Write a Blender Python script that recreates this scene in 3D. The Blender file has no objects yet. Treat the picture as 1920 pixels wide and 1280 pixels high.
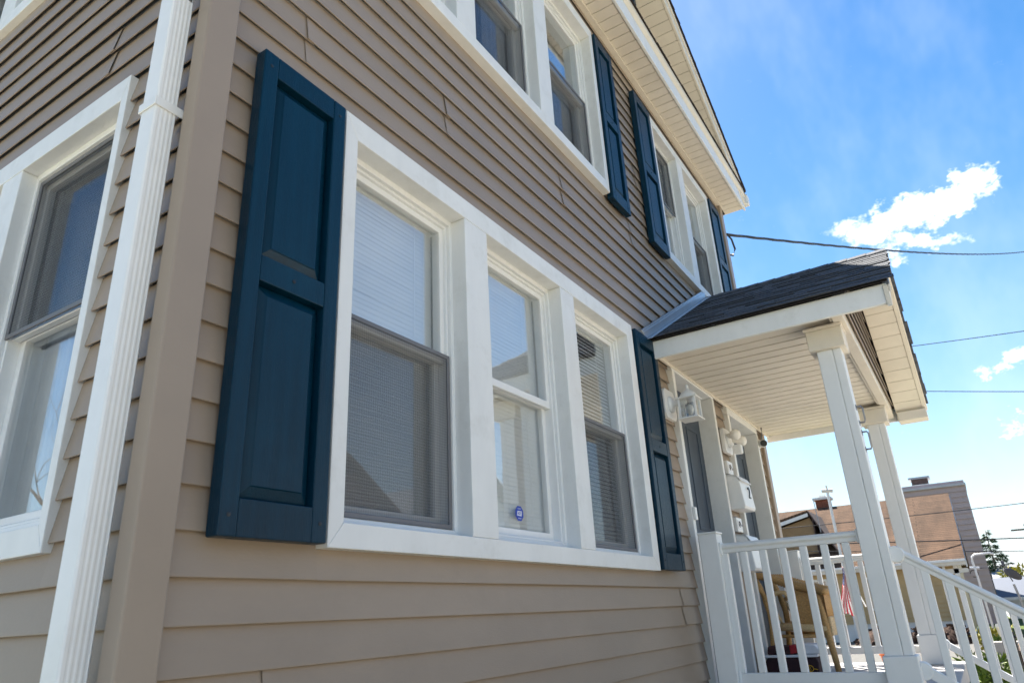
import bpy, bmesh, math, random
from mathutils import Vector, Matrix
random.seed(7)
R = math.radians
sc = bpy.context.scene
C = sc.collection

# ------------------------------------------------------------------ camera
cam_d = bpy.data.cameras.new('camera'); cam = bpy.data.objects.new('camera', cam_d); C.objects.link(cam)
cam_d.sensor_width = 36.0
cam_d.lens = 36.0 * 1310.255 / 1920.0
cam_d.clip_start = 0.05; cam_d.clip_end = 3000
_r = Vector((0.5363504, -0.8425123, -0.0500125)); _u = Vector((-0.2859179, -0.2371317, 0.9284501)); _f = Vector((0.7940901, 0.4836751, 0.3680750))
m = Matrix((( _r.x, _u.x, -_f.x, -0.8413), (_r.y, _u.y, -_f.y, -1.4763), (_r.z, _u.z, -_f.z, 1.3039), (0, 0, 0, 1)))
cam.matrix_world = m
cam_d.dof.use_dof = True; cam_d.dof.focus_distance = 3.0; cam_d.dof.aperture_fstop = 6.3
sc.camera = cam

# ------------------------------------------------------------------ light
SUN_AZ, SUN_EL = R(34), R(55)          # azimuth from +X towards +Y
sun_dir = Vector((math.cos(SUN_EL)*math.cos(SUN_AZ), math.cos(SUN_EL)*math.sin(SUN_AZ), math.sin(SUN_EL)))
sd = bpy.data.lights.new('sun', 'SUN'); sun = bpy.data.objects.new('sun', sd); C.objects.link(sun)
sd.energy = 5.0; sd.angle = R(0.5); sd.color = (1.0, 0.94, 0.84)
sun.rotation_euler = sun_dir.to_track_quat('Z', 'Y').to_euler()
sc.view_settings.view_transform = 'Standard'; sc.view_settings.look = 'None'
sc.view_settings.gamma = 1.0; sc.view_settings.use_curve_mapping = False
sc.view_settings.exposure = 1.80
SKY_STRENGTH = 0.05
sc.cycles.max_bounces = 6; sc.cycles.diffuse_bounces = 4; sc.cycles.glossy_bounces = 3; sc.cycles.transparent_max_bounces = 12; sc.cycles.transmission_bounces = 4
sc.cycles.caustics_reflective = False; sc.cycles.caustics_refractive = False

W = bpy.data.worlds.new('World'); sc.world = W; W.use_nodes = True
W.cycles.sampling_method = 'MANUAL'; W.cycles.sample_map_resolution = 384
nt = W.node_tree; nt.nodes.clear()
def wn(t, **k):
    n = nt.nodes.new(t)
    for a, b in k.items(): setattr(n, a, b)
    return n
def wmath(op, a, b=None, c=None):
    n = wn('ShaderNodeMath', operation=op)
    for i, v in enumerate((a, b, c)):
        if v is None: continue
        if isinstance(v, (int, float)): n.inputs[i].default_value = v
        else: nt.links.new(v, n.inputs[i])
    return n.outputs[0]
sky = wn('ShaderNodeTexSky', sky_type='NISHITA'); sky.sun_disc = False
sky.sun_elevation = SUN_EL; sky.sun_rotation = R(90) - SUN_AZ
sky.air_density = 1.25; sky.dust_density = 0.35; sky.ozone_density = 2.2; sky.altitude = 0
bg = wn('ShaderNodeBackground'); bg.inputs['Strength'].default_value = SKY_STRENGTH
wo = wn('ShaderNodeOutputWorld')
tc = wn('ShaderNodeTexCoord'); sx = wn('ShaderNodeSeparateXYZ'); nt.links.new(tc.outputs['Generated'], sx.inputs[0])
az = wmath('MULTIPLY', wmath('ARCTAN2', sx.outputs[1], sx.outputs[0]), 57.29578)
el = wmath('MULTIPLY', wmath('ARCSINE', sx.outputs[2]), 57.29578)
def wnoise(scale, detail, rough, off=0.0):
    mp = wn('ShaderNodeMapping'); mp.inputs['Location'].default_value = (off, off*.7, off*1.3); mp.inputs['Scale'].default_value = (1, 1, 1.5)
    nt.links.new(tc.outputs['Generated'], mp.inputs[0])
    n = wn('ShaderNodeTexNoise'); n.inputs['Scale'].default_value = scale; n.inputs['Detail'].default_value = detail; n.inputs['Roughness'].default_value = rough
    nt.links.new(mp.outputs[0], n.inputs['Vector']); return n.outputs['Fac']
n1 = wnoise(20, 4, .7); n2 = wnoise(20, 4, .7, 3.3); n3 = wnoise(48, 5, .7, 1.1)
azw = wmath('ADD', az, wmath('MULTIPLY', wmath('SUBTRACT', n1, .5), 6.5))
elw = wmath('ADD', el, wmath('MULTIPLY', wmath('SUBTRACT', n2, .5), 5.0))
cv = wn('ShaderNodeCombineXYZ'); nt.links.new(wmath('MULTIPLY', azw, .9), cv.inputs[0]); nt.links.new(elw, cv.inputs[1])
def blob(a0, e0, ra, re, tilt=0, amp=1.0):
    mp = wn('ShaderNodeMapping', vector_type='TEXTURE'); mp.inputs['Location'].default_value = (a0*.9, e0, 0); mp.inputs['Rotation'].default_value = (0, 0, R(tilt)); mp.inputs['Scale'].default_value = (ra*1.8, re*1.8, 1)
    nt.links.new(cv.outputs[0], mp.inputs[0]); gr = wn('ShaderNodeTexGradient', gradient_type='SPHERICAL'); nt.links.new(mp.outputs[0], gr.inputs[0])
    return wmath('MULTIPLY', gr.outputs['Fac'], amp*1.25)
tot = None
for b_ in [(-0.6, 25.8, 2.5, 1.0, 4, .95), (-4.4, 25.9, 2.1, .75, -8, .9), (-6.8, 27.0, 1.1, .9, -35, .85), (-2.4, 23.8, 2.2, .6, 6, .62),
           (-5.4, 14.3, 1.3, .45, 0, .66), (-5.2, 10.6, 1.2, .5, -10, .7), (-112, 24, 7, 2.2, -6, .9), (-75, 22, 9, 2.8, 6, .9), (140, 22, 11, 3, 0, .9)]:
    o_ = blob(*b_); tot = o_ if tot is None else wmath('MAXIMUM', tot, o_)
tot = wmath('ADD', wmath('MULTIPLY', tot, 1.12), wmath('MULTIPLY', wmath('SUBTRACT', n3, .5), 1.15))
mr = wn('ShaderNodeMapRange', interpolation_type='SMOOTHSTEP'); nt.links.new(tot, mr.inputs[0])
mr.inputs[1].default_value = .16; mr.inputs[2].default_value = .98
vl = wn('ShaderNodeMapping'); vl.inputs['Rotation'].default_value = (.3, .2, .5); vl.inputs['Scale'].default_value = (1.2, 3.2, 2.2); nt.links.new(tc.outputs['Generated'], vl.inputs[0])
vn = wn('ShaderNodeTexNoise'); vn.inputs['Scale'].default_value = 2.6; vn.inputs['Detail'].default_value = 4; vn.inputs['Roughness'].default_value = .6; nt.links.new(vl.outputs[0], vn.inputs['Vector'])
vm = wn('ShaderNodeMapRange', interpolation_type='SMOOTHSTEP'); nt.links.new(vn.outputs['Fac'], vm.inputs[0]); vm.inputs[1].default_value = .40; vm.inputs[2].default_value = .78; vm.inputs[4].default_value = .09
mask = wmath('MAXIMUM', mr.outputs[0], vm.outputs[0])
# pale haze towards the horizon
hz = wmath('MULTIPLY', wmath('POWER', 2.718, wmath('MULTIPLY', wmath('ABSOLUTE', el), -.085)), .82)
mixh = wn('ShaderNodeMix', data_type='RGBA'); nt.links.new(hz, mixh.inputs[0]); nt.links.new(sky.outputs[0], mixh.inputs[6]); mixh.inputs[7].default_value = (7.2, 8.0, 9.0, 1)
hs = wn('ShaderNodeHueSaturation'); hs.inputs['Saturation'].default_value = 1.45; nt.links.new(mixh.outputs[2], hs.inputs['Color'])
mixc = wn('ShaderNodeMix', data_type='RGBA'); nt.links.new(mask, mixc.inputs[0]); nt.links.new(hs.outputs[0], mixc.inputs[6]); mixc.inputs[7].default_value = (11.5, 11.6, 11.8, 1)
nt.links.new(mixc.outputs[2], bg.inputs['Color']); nt.links.new(bg.outputs[0], wo.inputs[0])

# ------------------------------------------------------------------ materials
MATS = {}
def mat(name, col, rough=.5, var=.06, vscale=6.0, bump=0.0, bscale=60.0, spec=.5, dirt=None, stretch=(1, 1, 1), metal=0.0, coat=0.0):
    if name in MATS: return MATS[name]
    M = bpy.data.materials.new(name); M.use_nodes = True; t = M.node_tree; b = t.nodes['Principled BSDF']
    b.inputs['Roughness'].default_value = rough; b.inputs['Specular IOR Level'].default_value = spec; b.inputs['Metallic'].default_value = metal
    b.inputs['Coat Weight'].default_value = coat
    co = t.nodes.new('ShaderNodeTexCoord'); mp = t.nodes.new('ShaderNodeMapping'); mp.inputs['Scale'].default_value = stretch
    t.links.new(co.outputs['Object'], mp.inputs[0])
    n = t.nodes.new('ShaderNodeTexNoise'); n.inputs['Scale'].default_value = vscale; n.inputs['Detail'].default_value = 6; n.inputs['Roughness'].default_value = .62
    t.links.new(mp.outputs[0], n.inputs['Vector'])
    rp = t.nodes.new('ShaderNodeValToRGB')
    lo = [max(0, c*(1-var*1.8)) for c in col]; hi = [min(1, c*(1+var*1.4)) for c in col]
    rp.color_ramp.elements[0].position = .28; rp.color_ramp.elements[0].color = (*lo, 1)
    rp.color_ramp.elements[1].position = .72; rp.color_ramp.elements[1].color = (*hi, 1)
    t.links.new(n.outputs['Fac'], rp.inputs[0]); out = rp.outputs[0]
    # per object tint
    oi = t.nodes.new('ShaderNodeObjectInfo'); mrn = t.nodes.new('ShaderNodeMapRange'); mrn.inputs[3].default_value = 1-var*.7; mrn.inputs[4].default_value = 1+var*.7
    t.links.new(oi.outputs['Random'], mrn.inputs[0])
    mx = t.nodes.new('ShaderNodeMix'); mx.data_type = 'RGBA'; mx.blend_type = 'MULTIPLY'; mx.inputs[0].default_value = 1
    t.links.new(out, mx.inputs[6]); t.links.new(mrn.outputs[0], mx.inputs[7]); out = mx.outputs[2]
    if dirt:
        dcol, amt, dsc = dirt
        n2 = t.nodes.new('ShaderNodeTexNoise'); n2.inputs['Scale'].default_value = dsc; n2.inputs['Detail'].default_value = 9; n2.inputs['Roughness'].default_value = .7
        t.links.new(co.outputs['Object'], n2.inputs['Vector'])
        r2 = t.nodes.new('ShaderNodeMapRange'); r2.inputs[1].default_value = .52; r2.inputs[2].default_value = .78; r2.inputs[4].default_value = amt
        t.links.new(n2.outputs['Fac'], r2.inputs[0])
        m2 = t.nodes.new('ShaderNodeMix'); m2.data_type = 'RGBA'; t.links.new(r2.outputs[0], m2.inputs[0]); t.links.new(out, m2.inputs[6]); m2.inputs[7].default_value = (*dcol, 1)
        out = m2.outputs[2]
    t.links.new(out, b.inputs['Base Color'])
    rr = t.nodes.new('ShaderNodeMapRange'); rr.inputs[3].default_value = max(.02, rough-.07); rr.inputs[4].default_value = min(1, rough+.07)
    t.links.new(n.outputs['Fac'], rr.inputs[0]); t.links.new(rr.outputs[0], b.inputs['Roughness'])
    if bump:
        n3_ = t.nodes.new('ShaderNodeTexNoise'); n3_.inputs['Scale'].default_value = bscale; n3_.inputs['Detail'].default_value = 4
        t.links.new(mp.outputs[0], n3_.inputs['Vector'])
        bp = t.nodes.new('ShaderNodeBump'); bp.inputs['Strength'].default_value = bump; bp.inputs['Distance'].default_value = .004
        t.links.new(n3_.outputs['Fac'], bp.inputs['Height']); t.links.new(bp.outputs[0], b.inputs['Normal'])
    MATS[name] = M; return M

SIDING = mat('tan_vinyl', (.330, .259, .198), .44, .075, 1.6, .16, 130, .4, ((.25, .20, .155), .30, 3.5), stretch=(.5, .5, 1.4))
SIDING_TRIM = mat('tan_trim', (.332, .264, .206), .42, .03, 3, .06, 90, .45, ((.25, .21, .17), .12, 5))
WHITE = mat('white_aluminium_trim', (.80, .80, .785), .38, .03, 5, .12, 110, .45, ((.50, .48, .42), .34, 7), stretch=(1.6, 1.6, .45))
VINYL = mat('white_vinyl', (.83, .83, .82), .32, .02, 5, .03, 60, .5, ((.55, .53, .48), .12, 12))
CREAM = mat('cream_soffit', (.74, .68, .585), .5, .03, 5, .06, 80, .4, ((.45, .39, .30), .14, 8))
POSTW = mat('white_post_wrap', (.80, .80, .79), .36, .02, 4, .04, 70, .5, ((.5, .48, .44), .10, 6))
SASHDARK = mat('grey_screen_frame', (.15, .15, .16), .5, .05)
NAVY = mat('navy_shutter_plastic', (.0005, .0245, .049), .36, .13, 3, .32, 38, .26, ((.002, .042, .078), .5, 3.2), stretch=(14, 14, .8))
SCREW = mat('shutter_screw', (.012, .02, .03), .5, .05)
DOORM = mat('slate_blue_door', (.035, .055, .085), .4, .06, 4)
SHINGLE = mat('charcoal_shingle', (.115, .122, .14), .9, .36, 20, .6, 240, .25, ((.17, .17, .18), .4, 40))
SHINGLE_B = mat('brown_black_shingle_edge', (.035, .028, .026), .9, .2, 30, .6, 200, .25)
SHINGLE_C = mat('shingle_cut_edge', (.045, .046, .052), .9, .2, 30)
FLASH = mat('aluminium_flashing', (.55, .57, .60), .33, .06, 8, .1, 60, .5, metal=.6)
CONC = mat('concrete', (.44, .41, .37), .85, .12, 3, .4, 90, .3, ((.2, .19, .17), .5, 2.5))
PORCHF = mat('porch_floor_paint', (.40, .39, .385), .6, .08, 5, .1, 70)
INTER = mat('interior_plaster', (.42, .40, .37), .8, .04)
CURT = mat('curtain_cloth', (.60, .60, .60), .85, .05, 8)
BLIND = mat('white_blind', (.83, .83, .80), .45, .02)
BLACK = mat('black_plastic', (.012, .012, .014), .35, .05)
STEEL = mat('grey_steel', (.30, .30, .32), .35, .08, 20, metal=.8)
BULB = mat('white_bulb_glass', (.85, .82, .76), .25, .02)
WICKER = mat('wicker_straw', (.58, .34, .13), .55, .25, 60, .9, 160, .4, stretch=(1, 1, 5))
WICKER_L = mat('pale_wicker', (.68, .49, .26), .55, .2, 60, .9, 160, .4, stretch=(1, 1, 5))
PAVE = mat('bounce_paving', (.58, .525, .425), .85, .10, 2, .4, 90, .2, ((.34, .30, .22), .4, 1.5))  # pale unseen ground, added to bounce sunlight up onto the facade
ASPH = mat('asphalt', (.13, .125, .115), .9, .12, 8, .5, 200, .2)
GRASS = mat('lawn', (.085, .115, .035), .95, .35, 3, .8, 140, .1)
WIRE = mat('black_cable', (.015, .017, .022), .5, .1)
ROCK = mat('dark_brown_mulch', (.07, .045, .035), .95, .35, 12, 1.0, 60, .1)
BARK = mat('grey_bark', (.16, .13, .105), .95, .25, 20, 1.0, 90, .1)

def shingle_mat(name, col, row, tab, var=.22):
    M = bpy.data.materials.new(name); M.use_nodes = True; t = M.node_tree; b = t.nodes['Principled BSDF']; b.inputs['Roughness'].default_value = .92; b.inputs['Specular IOR Level'].default_value = .2
    uv = t.nodes.new('ShaderNodeUVMap'); uv.uv_map = 'UVMap'
    br = t.nodes.new('ShaderNodeTexBrick'); br.inputs['Scale'].default_value = 1; br.inputs['Brick Width'].default_value = tab; br.inputs['Row Height'].default_value = row
    br.inputs['Mortar Size'].default_value = row*.12; br.inputs['Mortar Smooth'].default_value = .3; br.inputs['Bias'].default_value = 0
    br.inputs['Color1'].default_value = (*[c*(1-var) for c in col], 1); br.inputs['Color2'].default_value = (*[c*(1+var) for c in col], 1); br.inputs['Mortar'].default_value = (*[c*.5 for c in col], 1)
    t.links.new(uv.outputs[0], br.inputs['Vector'])
    n = t.nodes.new('ShaderNodeTexNoise'); n.inputs['Scale'].default_value = 1.1; n.inputs['Detail'].default_value = 8; n.inputs['Roughness'].default_value = .68
    mpn = t.nodes.new('ShaderNodeMapping'); mpn.inputs['Scale'].default_value = (1.3, .35, 1); t.links.new(uv.outputs[0], mpn.inputs[0]); t.links.new(mpn.outputs[0], n.inputs['Vector'])
    r = t.nodes.new('ShaderNodeMapRange'); r.inputs[1].default_value = .3; r.inputs[2].default_value = .72; r.inputs[3].default_value = .42; r.inputs[4].default_value = 1.25; t.links.new(n.outputs['Fac'], r.inputs[0])
    mx = t.nodes.new('ShaderNodeMix'); mx.data_type = 'RGBA'; mx.blend_type = 'MULTIPLY'; mx.inputs[0].default_value = 1
    t.links.new(br.outputs['Color'], mx.inputs[6]); t.links.new(r.outputs[0], mx.inputs[7]); t.links.new(mx.outputs[2], b.inputs['Base Color'])
    bp = t.nodes.new('ShaderNodeBump'); bp.inputs['Strength'].default_value = .8; bp.inputs['Distance'].default_value = .02; t.links.new(br.outputs['Fac'], bp.inputs['Height']); bp.invert = True
    t.links.new(bp.outputs[0], b.inputs['Normal'])
    MATS[name] = M; return M

def glass_mat(name, tint, f0):
    M = bpy.data.materials.new(name); M.use_nodes = True; t = M.node_tree; t.nodes.clear()
    o = t.nodes.new('ShaderNodeOutputMaterial'); tr = t.nodes.new('ShaderNodeBsdfTransparent'); tr.inputs[0].default_value = (*tint, 1)
    gl = t.nodes.new('ShaderNodeBsdfGlossy'); gl.inputs['Roughness'].default_value = 0.0; gl.inputs['Color'].default_value = (.93, .97, 1, 1)
    ge = t.nodes.new('ShaderNodeNewGeometry'); dt = t.nodes.new('ShaderNodeVectorMath'); dt.operation = 'DOT_PRODUCT'; t.links.new(ge.outputs['Incoming'], dt.inputs[0]); t.links.new(ge.outputs['Normal'], dt.inputs[1])
    ab = t.nodes.new('ShaderNodeMath'); ab.operation = 'ABSOLUTE'; t.links.new(dt.outputs['Value'], ab.inputs[0])
    om = t.nodes.new('ShaderNodeMath'); om.operation = 'SUBTRACT'; om.inputs[0].default_value = 1; t.links.new(ab.outputs[0], om.inputs[1])
    pw = t.nodes.new('ShaderNodeMath'); pw.operation = 'POWER'; t.links.new(om.outputs[0], pw.inputs[0]); pw.inputs[1].default_value = 3.2
    fr = t.nodes.new('ShaderNodeMath'); fr.operation = 'MULTIPLY_ADD'; fr.use_clamp = True; t.links.new(pw.outputs[0], fr.inputs[0]); fr.inputs[1].default_value = 1-f0; fr.inputs[2].default_value = f0
    no = t.nodes.new('ShaderNodeTexNoise'); no.inputs['Scale'].default_value = 2.2; co = t.nodes.new('ShaderNodeTexCoord'); t.links.new(co.outputs['Object'], no.inputs['Vector'])
    bp = t.nodes.new('ShaderNodeBump'); bp.inputs['Strength'].default_value = .05; bp.inputs['Distance'].default_value = .02; t.links.new(no.outputs['Fac'], bp.inputs['Height'])
    t.links.new(bp.outputs[0], gl.inputs['Normal'])
    mx = t.nodes.new('ShaderNodeMixShader'); t.links.new(fr.outputs[0], mx.inputs[0]); t.links.new(tr.outputs[0], mx.inputs[1]); t.links.new(gl.outputs[0], mx.inputs[2]); t.links.new(mx.outputs[0], o.inputs[0])
    MATS[name] = M; return M
GLASS = glass_mat('window_glass', (.985, .99, .99), .12)

def screen_mat():
    M = bpy.data.materials.new('insect_screen'); M.use_nodes = True; t = M.node_tree; t.nodes.clear()
    o = t.nodes.new('ShaderNodeOutputMaterial'); tr = t.nodes.new('ShaderNodeBsdfTransparent'); df = t.nodes.new('ShaderNodeBsdfDiffuse'); df.inputs[0].default_value = (.07, .072, .08, 1)
    co = t.nodes.new('ShaderNodeTexCoord'); sp = t.nodes.new('ShaderNodeSeparateXYZ'); t.links.new(co.outputs['Object'], sp.inputs[0])
    ns = t.nodes.new('ShaderNodeTexNoise'); ns.inputs['Scale'].default_value = 7; ns.inputs['Detail'].default_value = 5; t.links.new(co.outputs['Object'], ns.inputs['Vector'])
    def st(sock, f):
        a = t.nodes.new('ShaderNodeMath'); a.operation = 'MULTIPLY'; t.links.new(sock, a.inputs[0]); a.inputs[1].default_value = f
        w_ = t.nodes.new('ShaderNodeMath'); w_.operation = 'MULTIPLY_ADD'; t.links.new(ns.outputs['Fac'], w_.inputs[0]); w_.inputs[1].default_value = 5.0; t.links.new(a.outputs[0], w_.inputs[2])
        s = t.nodes.new('ShaderNodeMath'); s.operation = 'SINE'; t.links.new(w_.outputs[0], s.inputs[0]); return s.outputs[0]
    ad = t.nodes.new('ShaderNodeMath'); ad.operation = 'ADD'; ax = t.nodes.new('ShaderNodeMath'); ax.operation = 'ADD'; t.links.new(sp.outputs[0], ax.inputs[0]); t.links.new(sp.outputs[1], ax.inputs[1])
    t.links.new(st(ax.outputs[0], 620), ad.inputs[0]); t.links.new(st(sp.outputs[2], 620), ad.inputs[1])
    mr_ = t.nodes.new('ShaderNodeMapRange'); mr_.inputs[1].default_value = -2; mr_.inputs[2].default_value = 2; mr_.inputs[3].default_value = .37; mr_.inputs[4].default_value = .57; t.links.new(ad.outputs[0], mr_.inputs[0])
    mx = t.nodes.new('ShaderNodeMixShader'); t.links.new(mr_.outputs[0], mx.inputs[0]); t.links.new(tr.outputs[0], mx.inputs[1]); t.links.new(df.outputs[0], mx.inputs[2]); t.links.new(mx.outputs[0], o.inputs[0])
    MATS['screen'] = M; return M
SCREEN = screen_mat()

def leaf_mat(name, c1, c2):
    M = bpy.data.materials.new(name); M.use_nodes = True; t = M.node_tree; b = t.nodes['Principled BSDF']; b.inputs['Roughness'].default_value = .6; b.inputs['Specular IOR Level'].default_value = .25
    g = t.nodes.new('ShaderNodeNewGeometry'); rp = t.nodes.new('ShaderNodeValToRGB'); rp.color_ramp.elements[0].color = (*c1, 1); rp.color_ramp.elements[1].color = (*c2, 1)
    t.links.new(g.outputs['Random Per Island'], rp.inputs[0]); t.links.new(rp.outputs[0], b.inputs['Base Color'])
    MATS[name] = M; return M
LEAF_G = leaf_mat('shrub_leaf', (.035, .07, .015), (.16, .22, .03))
LEAF_Y = leaf_mat('yellow_leaf', (.16, .15, .02), (.42, .37, .05))
LEAF_C = leaf_mat('conifer_needle', (.012, .04, .016), (.07, .12, .045))

# ------------------------------------------------------------------ mesh helpers
BASE = {}
class MB:
    def __init__(s): s.v = []; s.f = []; s.uv = None
    def poly(s, pts, faces):
        o = len(s.v); s.v += [tuple(p) for p in pts]; s.f += [tuple(i+o for i in f) for f in faces]; return s
    def box(s, x0, x1, y0, y1, z0, z1):
        P = [(x, y, z) for z in (z0, z1) for y in (y0, y1) for x in (x0, x1)]
        return s.poly(P, [(0, 2, 3, 1), (4, 5, 7, 6), (0, 1, 5, 4), (2, 6, 7, 3), (0, 4, 6, 2), (1, 3, 7, 5)])
    def prism(s, pts, d):
        # pts: planar 3-d polygon, extruded by vector d
        n = len(pts); P = [Vector(p) for p in pts]; P += [p+Vector(d) for p in P]
        return s.poly(P, [tuple(range(n))[::-1], tuple(range(n, 2*n))] + [(i, (i+1) % n, n+(i+1) % n, n+i) for i in range(n)])
    def tube(s, path, r, n=8, cap=True):
        P = [Vector(p) for p in path]; rr = r if isinstance(r, (list, tuple)) else [r]*len(P); o = len(s.v)
        for i, p in enumerate(P):
            t = (P[min(i+1, len(P)-1)]-P[max(i-1, 0)]).normalized()
            a = t.cross(Vector((0, 0, 1)) if abs(t.z) < .95 else Vector((1, 0, 0))).normalized(); b = t.cross(a)
            for k in range(n):
                w = 2*math.pi*k/n; s.v.append(tuple(p+(a*math.cos(w)+b*math.sin(w))*rr[i]))
        for i in range(len(P)-1):
            for k in range(n): s.f.append((o+i*n+k, o+i*n+(k+1) % n, o+(i+1)*n+(k+1) % n, o+(i+1)*n+k))
        if cap: s.f.append(tuple(o+k for k in range(n))); s.f.append(tuple(o+(len(P)-1)*n+k for k in range(n))[::-1])
        return s
    def lathe(s, c, axis, prof, n=16):
        # prof: list (dist along axis, radius)
        ax = Vector(axis).normalized(); c = Vector(c); return s.tube([c+ax*d for d, _ in prof], [max(r, 1e-4) for _, r in prof], n)
    def map(s, fn): s.v = [tuple(fn(*p)) for p in s.v]; return s
    def build(s, name, mat_, parent=None, bevel=0, seg=2, smooth=False, recalc=True, uv=None):
        off = Vector(BASE.get(parent.name, (0, 0, 0))) if parent else Vector((0, 0, 0))
        me = bpy.data.meshes.new(name); me.from_pydata([tuple(Vector(p)-off) for p in s.v], [], s.f)
        if recalc:
            bm = bmesh.new(); bm.from_mesh(me); bmesh.ops.recalc_face_normals(bm, faces=bm.faces); bm.to_mesh(me); bm.free()
        if uv:
            l = me.uv_layers.new(name='UVMap')
            for lp in me.loops:
                l.data[lp.index].uv = uv(Vector(me.vertices[lp.vertex_index].co)+off)
        me.materials.append(mat_)
        if smooth:
            for p in me.polygons: p.use_smooth = True
        o = bpy.data.objects.new(name, me); C.objects.link(o)
        if parent: o.parent = parent; BASE[o.name] = tuple(off)
        if bevel:
            b = o.modifiers.new('bevel', 'BEVEL'); b.width = bevel; b.segments = seg; b.limit_method = 'ANGLE'; b.angle_limit = R(40); b.harden_normals = False
        return o
def tag(o, label=None, cat=None, group=None, kind=None):
    if label: o['label'] = label
    if cat: o['category'] = cat
    if group: o['group'] = group
    if kind: o['kind'] = kind
    return o
def thing(name, loc, label, cat, group=None):
    o = bpy.data.objects.new(name, None); C.objects.link(o); o.location = loc; o.empty_display_size = .1; BASE[o.name] = tuple(loc)
    return tag(o, label, cat, group)
def box(name, m_, par, x0, x1, y0, y1, z0, z1, bevel=0):
    return MB().box(min(x0, x1), max(x0, x1), min(y0, y1), max(y0, y1), min(z0, z1), max(z0, z1)).build(name, m_, par, bevel)
def grid_wall(u0, u1, z0, z1, d0, d1, holes, fn):
    us = sorted(set([u0, u1]+[h[0] for h in holes]+[h[1] for h in holes])); zs = sorted(set([z0, z1]+[h[2] for h in holes]+[h[3] for h in holes]))
    us = [u for u in us if u0 <= u <= u1]; zs = [z for z in zs if z0 <= z <= z1]
    def solid(i, j):
        if not (0 <= i < len(us)-1 and 0 <= j < len(zs)-1): return False
        cu, cz = (us[i]+us[i+1])/2, (zs[j]+zs[j+1])/2
        return not any(h[0] < cu < h[1] and h[2] < cz < h[3] for h in holes)
    mb = MB()
    for i in range(len(us)-1):
        for j in range(len(zs)-1):
            if not solid(i, j): continue
            a, b, c, d = us[i], us[i+1], zs[j], zs[j+1]
            mb.poly([(a, d0, c), (b, d0, c), (b, d0, d), (a, d0, d)], [(0, 1, 2, 3)]); mb.poly([(a, d1, c), (b, d1, c), (b, d1, d), (a, d1, d)], [(3, 2, 1, 0)])
            if not solid(i-1, j): mb.poly([(a, d0, c), (a, d1, c), (a, d1, d), (a, d0, d)], [(3, 2, 1, 0)])
            if not solid(i+1, j): mb.poly([(b, d0, c), (b, d1, c), (b, d1, d), (b, d0, d)], [(0, 1, 2, 3)])
            if not solid(i, j-1): mb.poly([(a, d0, c), (b, d0, c), (b, d1, c), (a, d1, c)], [(3, 2, 1, 0)])
            if not solid(i, j+1): mb.poly([(a, d0, d), (b, d0, d), (b, d1, d), (a, d1, d)], [(0, 1, 2, 3)])
    mb.map(fn); return mb
FRONT = lambda u, d, z: (u, d, z)
LX = 0.029
SIDE = lambda u, d, z: (LX+d, u, z)

# ------------------------------------------------------------------ the setting
g = MB().poly([(-700, -700, 0), (900, -700, 0), (900, 700, 0), (-700, 700, 0)], [(0, 1, 2, 3)]).build('ground', GRASS); tag(g, kind='structure')
tag(MB().box(-300, 400, -14.6, -7.6, -.2, .004).build('road', ASPH), kind='structure')
tag(MB().box(-300, 400, -7.6, -7.45, -.2, .13).build('kerb', CONC, bevel=.02), kind='structure')
sw = tag(MB().box(-300, 400, -5.9, -4.4, -.2, .02).build('sidewalk', CONC), kind='structure')
tag(MB().box(3.45, 6.0, -4.4, -2.46, -.2, .024).build('front_walk', CONC), kind='structure')
tag(MB().box(-9, 12.2, -4.398, -2.47, -.2, .014).build('front_bounce_paving', PAVE), kind='structure')  # unseen paving, added as a reflector for the front wall
tag(MB().box(-9, 12.2, -7.448, -5.902, -.2, .014).build('verge_bounce_paving', PAVE), kind='structure')  # laid over the grass strip for more bounce light, unseen
tag(MB().box(-9, -.75, -2.468, 12, -.2, .012).build('side_bounce_paving', PAVE), kind='structure')  # unseen pale ground, added for bounce light
tag(MB().box(7.2, 26.4, -7.45, 30, -.2, .012).build('driveway', ASPH), kind='structure')

# ------------------------------------------------------------------ the house
S = 0.1016; Z0 = 3.05
house = thing('house', (3.1, 4.5, 0), 'large tan vinyl-sided house with navy shutters and white trimmed windows', 'house')
WIN_LO = dict(u0=.53, u1=2.955, z0=1.505, z1=2.948, zb=1.575, zt=2.857, ops=[(.588, 1.208), (1.37, 2.03), (2.175, 2.868)])
WIN_UP = dict(u0=.53, u1=2.87, z0=3.865, z1=5.245, zb=3.935, zt=5.16, ops=[(.588, 1.195), (1.352, 1.984), (2.138, 2.82)])
WIN_UR = dict(u0=3.955, u1=5.54, z0=3.865, z1=5.245, zb=3.935, zt=5.16, ops=[(4.02, 4.6), (4.755, 5.47)])
WIN_L = dict(u0=.388, u1=1.82, z0=1.505, z1=2.945, zb=1.575, zt=2.86, ops=[(.424, 1.03), (1.17, 1.785)])
WIN_LU = dict(u0=.9, u1=2.35, z0=3.865, z1=5.245, zb=3.935, zt=5.16, ops=[(.95, 1.55), (1.69, 2.30)])
WIN_GB = dict(u0=2.45, u1=3.72, z0=5.98, z1=6.72, zb=6.04, zt=6.65, ops=[(2.52, 3.04), (3.14, 3.66)])
def hole(w): return (w['u0']+.03, w['u1']-.03, w['z0']+.03, w['z1']-.03)
DOOR1 = (3.675, 4.512, .82, 2.84); DOOR2 = (4.965, 5.835, .82, 2.80)
fh = [hole(WIN_LO), hole(WIN_UP), hole(WIN_UR)] + [(d_[0]-.03, d_[1]+.03, d_[2], d_[3]+.02) for d_ in (DOOR1, DOOR2)]
fw_ = grid_wall(.06, 6.17, .40, 5.86, .021, .14, fh, FRONT).build('front_wall', INTER, house)
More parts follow.
